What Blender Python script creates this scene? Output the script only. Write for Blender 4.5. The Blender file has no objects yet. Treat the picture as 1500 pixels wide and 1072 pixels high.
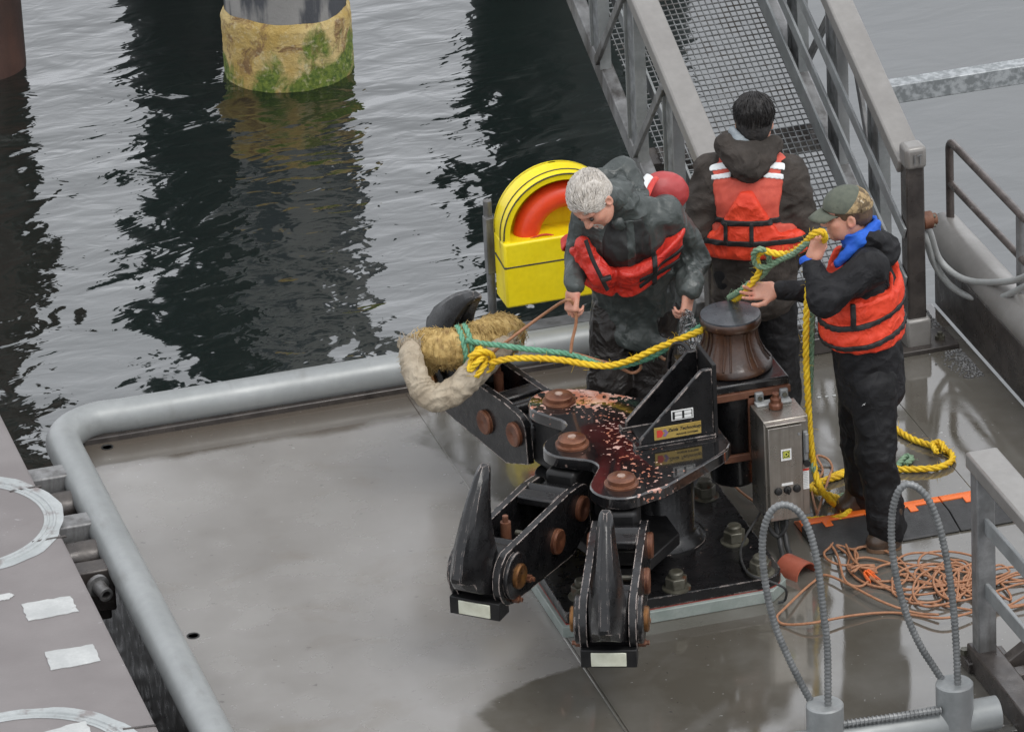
import bpy, bmesh, math, random
import numpy as np
from mathutils import Vector, Matrix
random.seed(11); np.random.seed(11)
S = bpy.context.scene
COL = S.collection
R = math.radians

# ---------------------------------------------------------------- camera
CAM = np.array([-6.855, -22.687, 12.078])
_p, _r, _y = 0.43631751, -0.05036383, -0.26208048
FW = np.array([-math.sin(_y)*math.cos(_p), math.cos(_y)*math.cos(_p), -math.sin(_p)])
_rt = np.array([math.cos(_y), math.sin(_y), 0.0]); _up = np.cross(_rt, FW)
RT = math.cos(_r)*_rt + math.sin(_r)*_up
UP = -math.sin(_r)*_rt + math.cos(_r)*_up
FPX = 8413.9
cam_d = bpy.data.cameras.new('camera'); cam = bpy.data.objects.new('camera', cam_d); COL.objects.link(cam)
cam_d.sensor_width = 36; cam_d.lens = FPX/1500*36
cam_d.clip_start = 1; cam_d.clip_end = 2000
_m = Matrix.Identity(4)
for i in range(3):
    _m[i][0] = RT[i]; _m[i][1] = UP[i]; _m[i][2] = -FW[i]; _m[i][3] = CAM[i]
cam.matrix_world = _m
S.camera = cam

# ---------------------------------------------------------------- light: bright overcast
SUN_EL, SUN_AZ = 58, 150
W = bpy.data.worlds.new('World'); S.world = W; W.use_nodes = True
nt = W.node_tree; nt.nodes.clear()
out = nt.nodes.new('ShaderNodeOutputWorld'); bg = nt.nodes.new('ShaderNodeBackground')
sky = nt.nodes.new('ShaderNodeTexSky'); sky.sky_type = 'NISHITA'; sky.sun_disc = False
sky.sun_elevation = R(SUN_EL); sky.sun_rotation = R(SUN_AZ); sky.air_density = 1.6; sky.dust_density = 6; sky.ozone_density = 1
hs = nt.nodes.new('ShaderNodeHueSaturation'); hs.inputs['Saturation'].default_value = 0.12
mx = nt.nodes.new('ShaderNodeMix'); mx.data_type = 'RGBA'; mx.inputs[0].default_value = 0.8
mx.inputs['B'].default_value = (10.6, 10.9, 11.5, 1)
nt.links.new(sky.outputs[0], hs.inputs['Color']); nt.links.new(hs.outputs[0], mx.inputs['A'])
nt.links.new(mx.outputs['Result'], bg.inputs[0]); nt.links.new(bg.outputs[0], out.inputs[0])
bg.inputs[1].default_value = 0.105
sd = bpy.data.lights.new('sun', 'SUN'); sd.energy = 0.9; sd.angle = R(25); sd.color = (1, .97, .93)
sun = bpy.data.objects.new('sun', sd); COL.objects.link(sun)
_az = R(SUN_AZ); _d = Vector((math.sin(_az)*math.cos(R(SUN_EL)), math.cos(_az)*math.cos(R(SUN_EL)), math.sin(R(SUN_EL))))
sun.rotation_euler = _d.to_track_quat('Z', 'Y').to_euler()
S.view_settings.view_transform = 'Standard'; S.view_settings.look = 'None'
S.view_settings.gamma = 1; S.view_settings.exposure = 0.4; S.view_settings.use_curve_mapping = False
S.cycles.max_bounces = 8

# ---------------------------------------------------------------- measuring helpers: a sight line met with a real plane
def ray(px, py):
    d = FW*FPX + RT*(px-750) - UP*(py-536)
    return d/np.linalg.norm(d)
def P(px, py, z=0.0):
    d = ray(px, py); return CAM + d*((z-CAM[2])/d[2])
def PY(px, py, y):
    d = ray(px, py); return CAM + d*((y-CAM[1])/d[1])
def PX(px, py, x):
    d = ray(px, py); return CAM + d*((x-CAM[0])/d[0])
HN = np.array([FW[0], FW[1], 0.0]); HN /= np.linalg.norm(HN)       # away from the viewer, level
HR = np.array([HN[1], -HN[0], 0.0])                                # to the right, level
def PD(px, py, G, dep=0.0):
    g = np.asarray(G, float) + HN*dep
    d = ray(px, py); return CAM + d*(((g-CAM) @ HN)/(d @ HN))

# ---------------------------------------------------------------- mesh helpers
WLOC = {}
def link(o): COL.objects.link(o); return o
def tag(o, label=None, cat=None, group=None, kind=None):
    if label: o['label'] = label
    if cat: o['category'] = cat
    if group: o['group'] = group
    if kind: o['kind'] = kind
    return o
def empty(name, loc, label=None, cat=None, group=None, rz=0.0):
    o = bpy.data.objects.new(name, None); o.empty_display_size = .1; o.location = loc; o.rotation_euler[2] = rz
    WLOC[o.name] = np.array(loc, float); link(o); return tag(o, label, cat, group)
def V3(a): return np.asarray(a, float)
def unit(a): a = V3(a); return a/max(np.linalg.norm(a), 1e-12)
def frame(z, x=None):
    z = unit(z)
    if x is None: x = [1, 0, 0] if abs(z[0]) < .8 else [0, 1, 0]
    x = V3(x); x = unit(x - z*(x @ z)); return x, np.cross(z, x), z

class MB:
    def __init__(s): s.v = []; s.f = []; s.n = 0
    def add(s, v, f):
        n = s.n; v = np.asarray(v, float).reshape(-1, 3)
        s.v.append(v); s.f += [tuple(i+n for i in q) for q in f]; s.n += len(v); return s
    def box(s, c, d, ax=None):
        c = V3(c); h = V3(d)/2
        if ax is None: ax = np.eye(3)
        ax = np.array(ax, float)
        q = np.array([[i, j, k] for k in (-1, 1) for j in (-1, 1) for i in (-1, 1)])*h
        return s.add(c + q @ ax, [(0, 2, 3, 1), (4, 5, 7, 6), (0, 1, 5, 4), (2, 6, 7, 3), (0, 4, 6, 2), (1, 3, 7, 5)])
    def bar(s, a, b, w, h, up=(0, 0, 1)):
        a, b = V3(a), V3(b); z = unit(b-a); u = V3(up); u = unit(u - z*(u @ z)); x = np.cross(z, u)
        return s.box((a+b)/2, (w, h, np.linalg.norm(b-a)), (x, u, z))
    def cyl(s, a, b, r0, r1=None, n=24, x=None):
        a, b = V3(a), V3(b); r1 = r0 if r1 is None else r1
        X, Y, Z = frame(b-a, x); t = np.arange(n)*2*math.pi/n
        c = np.cos(t)[:, None]*X + np.sin(t)[:, None]*Y
        v = np.vstack([a + c*r0, b + c*r1])
        f = [(i, (i+1) % n, n+(i+1) % n, n+i) for i in range(n)] + [tuple(range(n-1, -1, -1)), tuple(range(n, 2*n))]
        return s.add(v, f)
    def lathe(s, prof, o=(0, 0, 0), z=(0, 0, 1), n=32, x=None):
        X, Y, Z = frame(z, x); o = V3(o); t = np.arange(n)*2*math.pi/n
        c = np.cos(t)[:, None]*X + np.sin(t)[:, None]*Y
        v = np.vstack([o + c*r + Z*h for r, h in prof]); f = []
        for k in range(len(prof)-1):
            for i in range(n):
                j = (i+1) % n; f.append((k*n+i, k*n+j, (k+1)*n+j, (k+1)*n+i))
        f.append(tuple(range(n-1, -1, -1))); m = (len(prof)-1)*n; f.append(tuple(range(m, m+n)))
        return s.add(v, f)
    def prism(s, poly, o=(0, 0, 0), ax=None, h0=0.0, h1=1.0):
        ax = np.eye(3) if ax is None else np.array(ax, float); o = V3(o); n = len(poly)
        p = np.array([[a, b, 0] for a, b in poly])
        v = np.vstack([o + (p+[0, 0, h0]) @ ax, o + (p+[0, 0, h1]) @ ax])
        ar = sum(poly[i][0]*poly[(i+1) % n][1]-poly[(i+1) % n][0]*poly[i][1] for i in range(n))
        f = [(i, (i+1) % n, n+(i+1) % n, n+i) for i in range(n)] + [tuple(range(n-1, -1, -1)), tuple(range(n, 2*n))]
        if ar*np.linalg.det(ax) < 0: f = [q[::-1] for q in f]
        return s.add(v, f)
    def tube(s, pts, r, n=10, closed=False, flat=None, caps=True):
        pts = np.asarray(pts, float); m = len(pts); r = np.broadcast_to(np.asarray(r, float), (m,))
        T = np.roll(pts, -1, 0)-np.roll(pts, 1, 0)
        if not closed: T[0] = pts[1]-pts[0]; T[-1] = pts[-1]-pts[-2]
        T /= np.maximum(np.linalg.norm(T, axis=1), 1e-9)[:, None]
        x = frame(T[0])[0]; t = np.arange(n)*2*math.pi/n; v = []
        for i in range(m):
            x = unit(x - T[i]*(x @ T[i])); y = np.cross(T[i], x)
            v.append(pts[i] + r[i]*(np.cos(t)[:, None]*x + np.sin(t)[:, None]*y*(flat or 1)))
        f = []
        for k in range(m if closed else m-1):
            k2 = (k+1) % m
            for i in range(n):
                j = (i+1) % n; f.append((k*n+i, k*n+j, k2*n+j, k2*n+i))
        if not closed and caps: f += [tuple(range(n-1, -1, -1)), tuple(range((m-1)*n, m*n))]
        return s.add(np.vstack(v), f)
    def rope(s, pts, r, pitch=None, strands=3, n=6, step=None):
        pitch = pitch or r*7; step = step or r*.8
        pts = resample(pts, step); m = len(pts)
        T = np.gradient(pts, axis=0); T /= np.maximum(np.linalg.norm(T, axis=1), 1e-9)[:, None]
        x = frame(T[0])[0]; X = []; Y = []
        for i in range(m):
            x = unit(x - T[i]*(x @ T[i])); X.append(x); Y.append(np.cross(T[i], x))
        X, Y = np.array(X), np.array(Y); a = np.arange(m)*step/pitch*2*math.pi
        for k in range(strands):
            b = a + k*2*math.pi/strands
            s.tube(pts + r*.52*(np.cos(b)[:, None]*X + np.sin(b)[:, None]*Y), r*.56, n)
        return s
    def ball(s, c, rad, ax=None, nu=20, nv=12):
        rad = np.broadcast_to(np.asarray(rad, float), (3,)); ax = np.eye(3) if ax is None else np.array(ax, float)
        v = [[0, 0, -1]]
        for j in range(1, nv):
            ph = -math.pi/2 + math.pi*j/nv
            v += [[math.cos(ph)*math.cos(t), math.cos(ph)*math.sin(t), math.sin(ph)] for t in np.arange(nu)*2*math.pi/nu]
        v += [[0, 0, 1]]; f = []
        for i in range(nu):
            f.append((0, 1+(i+1) % nu, 1+i)); b = 1+(nv-2)*nu; f.append((b+i, b+(i+1) % nu, b+nu))
            for j in range(nv-2):
                f.append((1+j*nu+i, 1+j*nu+(i+1) % nu, 1+(j+1)*nu+(i+1) % nu, 1+(j+1)*nu+i))
        return s.add(V3(c) + (np.array(v)*rad) @ ax, f)
    def build(s, name, mat, parent=None, smooth=35, bevel=0.0, local=False, seg=2):
        me = bpy.data.meshes.new(name); v = np.vstack(s.v) if s.v else np.zeros((0, 3))
        if parent is not None and not local: v = v - WLOC[parent.name]
        me.from_pydata(v.tolist(), [], s.f); return finish(name, me, mat, parent, smooth, bevel, seg)

def finish(name, me, mat, parent=None, smooth=35, bevel=0.0, seg=2):
    me.update()
    if mat is not None: me.materials.append(mat)
    if smooth:
        me.polygons.foreach_set('use_smooth', np.ones(len(me.polygons), bool))
        if smooth < 180: me.set_sharp_from_angle(angle=R(smooth))
    o = bpy.data.objects.new(name, me); link(o)
    if parent is not None:
        o.parent = parent; WLOC[o.name] = WLOC[parent.name]
    else: WLOC[o.name] = np.zeros(3)
    if bevel:
        b = o.modifiers.new('edge', 'BEVEL'); b.width = bevel; b.segments = seg; b.limit_method = 'ANGLE'; b.angle_limit = R(40)
        b.use_clamp_overlap = True; b.harden_normals = False
    return o

def resample(pts, step):
    pts = np.asarray(pts, float); d = np.r_[0, np.cumsum(np.linalg.norm(np.diff(pts, axis=0), axis=1))]
    n = max(2, int(d[-1]/step)+1); t = np.linspace(0, d[-1], n)
    return np.stack([np.interp(t, d, pts[:, k]) for k in range(3)], 1)
def spline(pts, per=12, closed=False):
    p = np.asarray(pts, float)
    q = np.vstack([p[-1:], p, p[:2]]) if closed else np.vstack([2*p[0]-p[1], p, 2*p[-1]-p[-2]])
    o = []; t = np.linspace(0, 1, per, endpoint=False)[:, None]
    for i in range(len(q)-3):
        a, b, c, d = q[i:i+4]
        o.append(.5*(2*b + (c-a)*t + (2*a-5*b+4*c-d)*t**2 + (3*b-a-3*c+d)*t**3))
    o = np.vstack(o)
    return o if closed else np.vstack([o, p[-1:]])

# ---------------------------------------------------------------- materials
def newmat(name):
    m = bpy.data.materials.new(name); m.use_nodes = True; t = m.node_tree
    return m, t, t.nodes['Principled BSDF']
def N(t, typ, **kw):
    n = t.nodes.new(typ)
    for k, v in kw.items():
        if k in n.inputs: n.inputs[k].default_value = v
        else: setattr(n, k, v)
    return n
def L(t, a, b): t.links.new(a, b)
def noise(t, scale, detail=4, rough=.55, co=None, stretch=None, dist=0.0):
    n = N(t, 'ShaderNodeTexNoise'); n.inputs['Scale'].default_value = scale; n.inputs['Detail'].default_value = detail
    n.inputs['Roughness'].default_value = rough; n.inputs['Distortion'].default_value = dist
    if co is None:
        co = N(t, 'ShaderNodeTexCoord').outputs['Object']
    if stretch:
        mp = N(t, 'ShaderNodeMapping'); mp.inputs['Scale'].default_value = stretch; L(t, co, mp.inputs[0]); co = mp.outputs[0]
    L(t, co, n.inputs['Vector']); return n.outputs['Fac']
def ramp(t, fac, stops):
    r = N(t, 'ShaderNodeValToRGB'); e = r.color_ramp.elements
    while len(e) < len(stops): e.new(.5)
    for k, (p, c) in enumerate(stops):
        e[k].position = p; e[k].color = (c, c, c, 1) if not hasattr(c, '__len__') else (*c, 1)[:4]
    L(t, fac, r.inputs[0]); return r.outputs[0]
def mixc(t, fac, a, b, mode='MIX'):
    m = N(t, 'ShaderNodeMix', data_type='RGBA', blend_type=mode)
    for k, s in (('A', a), ('B', b)):
        if hasattr(s, 'links'): L(t, s, m.inputs[k])
        else: m.inputs[k].default_value = (*s, 1)[:4]
    if hasattr(fac, 'links'): L(t, fac, m.inputs[0])
    else: m.inputs[0].default_value = fac
    return m.outputs['Result']
def math_(t, op, a, b=None):
    m = N(t, 'ShaderNodeMath', operation=op)
    for i, s in enumerate((a, b)):
        if s is None: continue
        if hasattr(s, 'links'): L(t, s, m.inputs[i])
        else: m.inputs[i].default_value = s
    return m.outputs[0]
def bump(t, bs, h, dist=.002, strength=1.0, prev=None):
    b = N(t, 'ShaderNodeBump'); b.inputs['Distance'].default_value = dist; b.inputs['Strength'].default_value = strength
    L(t, h, b.inputs['Height'])
    if prev: L(t, prev, b.inputs['Normal'])
    L(t, b.outputs[0], bs.inputs['Normal']); return b.outputs[0]

def surf(name, col, col2=None, scale=6, lo=.35, hi=.65, rough=.5, rough2=None, metal=0.0, bumpd=.0, bscale=60, spots=None,
         wear=None, coat=0.0, streak=None, stretch=None, detail=5, sheen=0.0, spec=.5, crumple=None, coatior=1.5):
    """A two-tone surface with noise, optional chips (spots), edge wear, streaks and relief."""
    m, t, b = newmat(name)
    col2 = col2 or tuple(min(1, c*1.25) for c in col)
    n1 = noise(t, scale, detail, stretch=stretch)
    c = mixc(t, ramp(t, n1, [(lo, 0.), (hi, 1.)]), col, col2)
    fine = noise(t, scale*9, 3)
    c = mixc(t, ramp(t, fine, [(.3, .0), (.8, .35)]), c, tuple(x*.72 for x in col))
    if streak:
        sc, scale_s, lo_s, hi_s, st = streak
        c = mixc(t, ramp(t, noise(t, scale_s, 5, stretch=st), [(lo_s, 0.), (hi_s, 1.)]), c, sc)
    if spots:
        sc, ss, lo_s, hi_s = spots
        c = mixc(t, ramp(t, noise(t, ss, 6, .6), [(lo_s, 0.), (hi_s, 1.)]), c, sc)
    if wear:
        wc, wr, amt = wear
        bv = N(t, 'ShaderNodeBevel', samples=4); bv.inputs['Radius'].default_value = wr
        ge = N(t, 'ShaderNodeNewGeometry')
        dp = N(t, 'ShaderNodeVectorMath', operation='DOT_PRODUCT'); L(t, bv.outputs[0], dp.inputs[0]); L(t, ge.outputs['Normal'], dp.inputs[1])
        e = math_(t, 'SUBTRACT', 1.0, dp.outputs['Value'])
        e = math_(t, 'MULTIPLY', e, ramp(t, noise(t, 22, 4), [(.42, 0.), (.62, 1.)]))
        c = mixc(t, ramp(t, e, [(.02, 0.), (amt, 1.)]), c, wc)
    L(t, c, b.inputs['Base Color'])
    if rough2 is None: b.inputs['Roughness'].default_value = rough
    else:
        rr = ramp(t, noise(t, scale*1.7, 4), [(.35, rough), (.65, rough2)]); L(t, rr, b.inputs['Roughness'])
    b.inputs['Metallic'].default_value = metal; b.inputs['Coat Weight'].default_value = coat; b.inputs['Coat Roughness'].default_value = .12; b.inputs['Coat IOR'].default_value = coatior
    b.inputs['Specular IOR Level'].default_value = spec
    if sheen: b.inputs['Sheen Weight'].default_value = sheen
    if crumple:
        n_ = N(t, 'ShaderNodeTexNoise', noise_type='RIDGED_MULTIFRACTAL'); n_.inputs['Scale'].default_value = crumple[0]; n_.inputs['Detail'].default_value = 3
        n_.inputs['Roughness'].default_value = .45; n_.inputs['Lacunarity'].default_value = 2.2; n_.inputs['Offset'].default_value = 1.0; n_.inputs['Gain'].default_value = 1.6; n_.inputs['Distortion'].default_value = .5
        L(t, N(t, 'ShaderNodeTexCoord').outputs['Object'], n_.inputs['Vector'])
        pv = bump(t, b, n_.outputs['Fac'], crumple[1])
        if bumpd: bump(t, b, noise(t, bscale, 5, .6), bumpd, prev=pv)
    elif bumpd: bump(t, b, noise(t, bscale, 5, .6), bumpd)
    return m
def plain(name, col, rough=.5, metal=0.0):
    return surf(name, col, tuple(c*.85 for c in col), scale=12, rough=rough, metal=metal)

M = {}
M['galv'] = surf('galvanised_steel', (.21, .222, .222), (.30, .312, .312), scale=7, rough=.38, rough2=.55, metal=.25, bumpd=.0006, bscale=90, streak=((.20, .20, .20), 5, .5, .72, (1, 1, .2)))
M['galvpipe'] = surf('galvanised_pipe', (.235, .247, .245), (.285, .297, .295), scale=2.2, rough=.36, rough2=.48, metal=.2, bumpd=.0004, bscale=120, streak=((.19, .195, .19), 9, .60, .78, (1, .35, 1)), spots=((.17, .12, .08), 7, .74, .77))
M['galvmottle'] = surf('mottled_galvanised_plate', (.13, .135, .135), (.27, .28, .285), scale=16, lo=.38, hi=.64, rough=.36, rough2=.5, metal=.3, bumpd=.0006, streak=((.07, .06, .05), 6, .5, .72, (1.5, 1.5, .25)))
M['galvdark'] = surf('weathered_galvanised_steel', (.13, .13, .128), (.25, .25, .25), scale=9, rough=.3, rough2=.5, metal=.3, bumpd=.0008, bscale=70, streak=((.05, .045, .04), 6, .5, .7, (1.5, 1.5, .25)))
M['rail'] = surf('wet_rail_steel', (.20, .19, .178), (.26, .25, .235), scale=3, rough=.28, rough2=.42, metal=.2, bumpd=.0003, bscale=120)
M['darksteel'] = surf('dark_wet_steel', (.035, .03, .028), (.075, .065, .058), scale=8, rough=.22, rough2=.45, metal=.2, bumpd=.001, bscale=60)
M['brownpipe'] = surf('brown_painted_pipe', (.055, .043, .038), (.12, .10, .09), scale=14, rough=.25, rough2=.4, metal=.2, spots=((.3, .29, .27), 18, .64, .7))
M['black'] = surf('black_gloss_paint', (.005, .005, .0055), (.011, .0105, .011), scale=9, rough=.18, rough2=.42, bumpd=.0014, bscale=45, coat=.22, spec=.32,
                  wear=((.50, .42, .38), .009, .07), spots=((.20, .14, .12), 30, .69, .73))
M['blackmatte'] = surf('black_matte_paint', (.007, .007, .0075), (.014, .0135, .0135), scale=9, rough=.35, rough2=.55, bumpd=.001, bscale=60, spec=.3)
M['copper'] = surf('rusty_pin_steel', (.085, .028, .014), (.19, .072, .036), scale=14, rough=.3, rough2=.5, metal=.3, bumpd=.001, bscale=80, wear=((.42, .22, .12), .004, .1))
M['bronze'] = surf('brass_pin_face', (.25, .12, .035), (.16, .07, .03), scale=20, rough=.25, rough2=.45, metal=.7, bumpd=.0006, bscale=80)
M['rust'] = surf('rust', (.10, .035, .018), (.17, .07, .035), scale=18, rough=.5, rough2=.7, bumpd=.002, bscale=60)
M['inox'] = surf('brushed_stainless', (.36, .33, .29), (.46, .43, .39), scale=5, rough=.24, rough2=.36, metal=.85, bumpd=.0002, bscale=200, stretch=(12, 12, .4))
M['white'] = plain('white_label', (.75, .75, .73), .4)
M['offwhite'] = surf('greenish_nylon_pad', (.62, .63, .52), (.48, .48, .38), scale=16, rough=.4)
M['yellow'] = surf('yellow_plastic', (.82, .64, .004), (.86, .70, .015), scale=4, rough=.28, rough2=.42, bumpd=.0006, bscale=30, streak=((.62, .45, .01), 5, .56, .78, (1.5, 1.5, .3)), spots=((.4, .3, .05), 24, .70, .76))
M['orange'] = surf('orange_ring', (.76, .055, .014), (.80, .085, .022), scale=5, rough=.4)
M['vest'] = surf('orange_red_vest_fabric', (.62, .036, .010), (.72, .058, .018), scale=10, rough=.55, rough2=.7, bumpd=.001, bscale=120, crumple=(11, .005))
M['vestred'] = surf('wet_red_vest_fabric', (.50, .022, .014), (.62, .04, .022), scale=8, rough=.32, rough2=.5, bumpd=.001, bscale=120, crumple=(11, .005))
M['vestmesh'] = surf('orange_red_mesh', (.48, .065, .04), (.58, .09, .055), scale=30, rough=.7, bumpd=.001, bscale=200)
M['vestback'] = surf('faded_red_foam', (.34, .035, .035), (.40, .05, .05), scale=8, rough=.45, bumpd=.001, bscale=40)
M['webbing'] = plain('black_webbing', (.012, .012, .012), .6)
M['reflect'] = plain('reflective_tape', (.72, .74, .74), .35)
M['rain'] = surf('dark_green_grey_raincoat', (.034, .041, .039), (.064, .075, .071), scale=5, rough=.30, rough2=.5, bumpd=.0008, bscale=110, spec=.45, crumple=(6.0, .008))
M['oiltrouser'] = surf('dark_brown_oilskin', (.014, .012, .011), (.026, .022, .020), scale=6, rough=.3, rough2=.5, bumpd=.001, bscale=90, spec=.4, crumple=(7, .009))
M['rainblack'] = surf('black_yoke_cloth', (.010, .011, .011), (.018, .019, .018), scale=12, rough=.6, bumpd=.002, bscale=50)
M['trouser'] = surf('black_trouser_cloth', (.007, .007, .0075), (.015, .015, .0165), scale=7, rough=.5, rough2=.7, bumpd=.0012, bscale=90, spec=.25, crumple=(7, .005))
M['shell'] = surf('black_softshell', (.008, .008, .009), (.018, .018, .020), scale=9, rough=.62, rough2=.8, bumpd=.0012, bscale=120, spec=.25, crumple=(7, .008))
M['canvasbrown'] = surf('brown_work_canvas', (.032, .027, .023), (.062, .052, .045), scale=9, rough=.75, rough2=.9, bumpd=.0015, bscale=120, spec=.25, crumple=(7, .007))
M['blue'] = surf('blue_fleece', (.01, .085, .48), (.02, .13, .60), scale=18, rough=.75, bumpd=.003, bscale=60)
M['greyfleece'] = surf('grey_blue_fleece', (.18, .21, .23), (.26, .29, .31), scale=20, rough=.8, bumpd=.002, bscale=80)
M['skin'] = surf('skin', (.50, .24, .165), (.58, .30, .215), scale=14, rough=.45, rough2=.55, bumpd=.0008, bscale=120, spots=((.52, .17, .12), 16, .55, .75))
M['skin'].node_tree.nodes['Principled BSDF'].inputs['Subsurface Weight'].default_value = .12
M['skin'].node_tree.nodes['Principled BSDF'].inputs['Subsurface Radius'].default_value = (.01, .004, .002)
M['hairblack'] = surf('black_hair', (.006, .005, .005), (.02, .017, .015), scale=60, rough=.5, rough2=.65, bumpd=.006, bscale=70, stretch=(1, 1, .15))
M['hairgrey'] = surf('silver_hair', (.42, .38, .33), (.62, .58, .53), scale=70, rough=.5, bumpd=.004, bscale=90, stretch=(1, 1, .3))
M['hairbrown'] = surf('brown_hair', (.07, .04, .022), (.13, .08, .045), scale=60, rough=.5, bumpd=.003, bscale=90, stretch=(1, 1, .2))
M['eye'] = plain('eye', (.03, .02, .015), .1)
M['brow'] = plain('eyebrow', (.22, .17, .13), .6)
M['lip'] = plain('lip', (.45, .17, .14), .45)
M['cap'] = surf('grey_green_cap', (.075, .085, .065), (.11, .12, .09), scale=30, rough=.8, bumpd=.001, bscale=200)
M['camo'] = surf('camouflage_cloth', (.34, .24, .12), (.08, .055, .03), scale=26, lo=.45, hi=.55, rough=.8, spots=((.5, .42, .3), 30, .6, .64))
M['boot'] = surf('brown_wet_boot_leather', (.04, .025, .017), (.07, .045, .03), scale=18, rough=.35, bumpd=.002, bscale=50)
M['bootblack'] = surf('black_rubber_boot', (.012, .012, .012), (.02, .02, .02), scale=18, rough=.3, bumpd=.001, bscale=50)
M['sole'] = plain('tan_boot_sole', (.16, .09, .05), .6)
M['ropeyellow'] = surf('yellow_rope_fibre', (.62, .37, .008), (.84, .58, .02), scale=14, rough=.6, bumpd=.002, bscale=260, stretch=(1, 1, 1))
M['ropegreen'] = surf('green_rope_fibre', (.085, .26, .16), (.16, .38, .25), scale=40, rough=.6, bumpd=.002, bscale=260)
M['ropepale'] = surf('faded_green_rope_fibre', (.12, .22, .13), (.24, .34, .22), scale=40, rough=.65, bumpd=.002, bscale=260)
M['line'] = surf('orange_brown_line', (.29, .125, .06), (.39, .195, .105), scale=60, rough=.6, bumpd=.001, bscale=300)
M['canvas'] = surf('wet_beige_canvas', (.30, .245, .175), (.43, .37, .28), scale=8, rough=.75, bumpd=.001, bscale=150, crumple=(10, .008), spots=((.18, .13, .085), 13, .6, .74))
M['straw'] = surf('straw_fibre', (.36, .235, .075), (.55, .39, .15), scale=30, rough=.75, bumpd=.006, bscale=60, spots=((.22, .13, .045), 12, .58, .72))
M['rubber'] = surf('black_rubber', (.022, .022, .022), (.036, .036, .036), scale=16, rough=.45, rough2=.6, bumpd=.002, bscale=170)
M['cableorange'] = surf('orange_rubber', (.75, .13, .015), (.82, .18, .03), scale=9, rough=.4, bumpd=.001, bscale=120)
M['clay'] = surf('orange_plastic_pipe', (.27, .065, .038), (.36, .10, .06), scale=9, rough=.4)
M['goldplate'] = surf('brass_name_plate', (.50, .36, .10), (.40, .27, .07), scale=9, rough=.3, metal=.4)
M['ink'] = plain('black_print', (.012, .012, .012), .5)
M['redink'] = plain('red_print', (.55, .05, .03), .5)
M['purple'] = plain('purple_print', (.20, .13, .24), .5)
M['lime'] = plain('yellow_green_print', (.60, .62, .10), .5)
M['hose'] = surf('grey_hose', (.30, .31, .30), (.38, .39, .38), scale=9, rough=.4, bumpd=.0006, bscale=90)
M['grout'] = surf('grey_green_grout', (.20, .235, .215), (.27, .30, .28), scale=9, rough=.4, rough2=.6, bumpd=.001)
M['redline'] = plain('red_primer', (.26, .04, .03), .5)
M['rebar'] = surf('galvanised_rebar', (.13, .135, .135), (.23, .235, .235), scale=14, rough=.35, rough2=.5, metal=.4, bumpd=.001, bscale=90)
M['nut'] = surf('olive_plated_nut', (.06, .056, .04), (.13, .125, .10), scale=22, rough=.3, rough2=.5, metal=.4, spots=((.12, .045, .02), 20, .6, .7))
M['plasticbag'] = surf('clear_plastic', (.5, .5, .5), (.6, .6, .6), rough=.1)
_b = M['plasticbag'].node_tree.nodes['Principled BSDF']; _b.inputs['Transmission Weight'].default_value = .8

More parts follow.
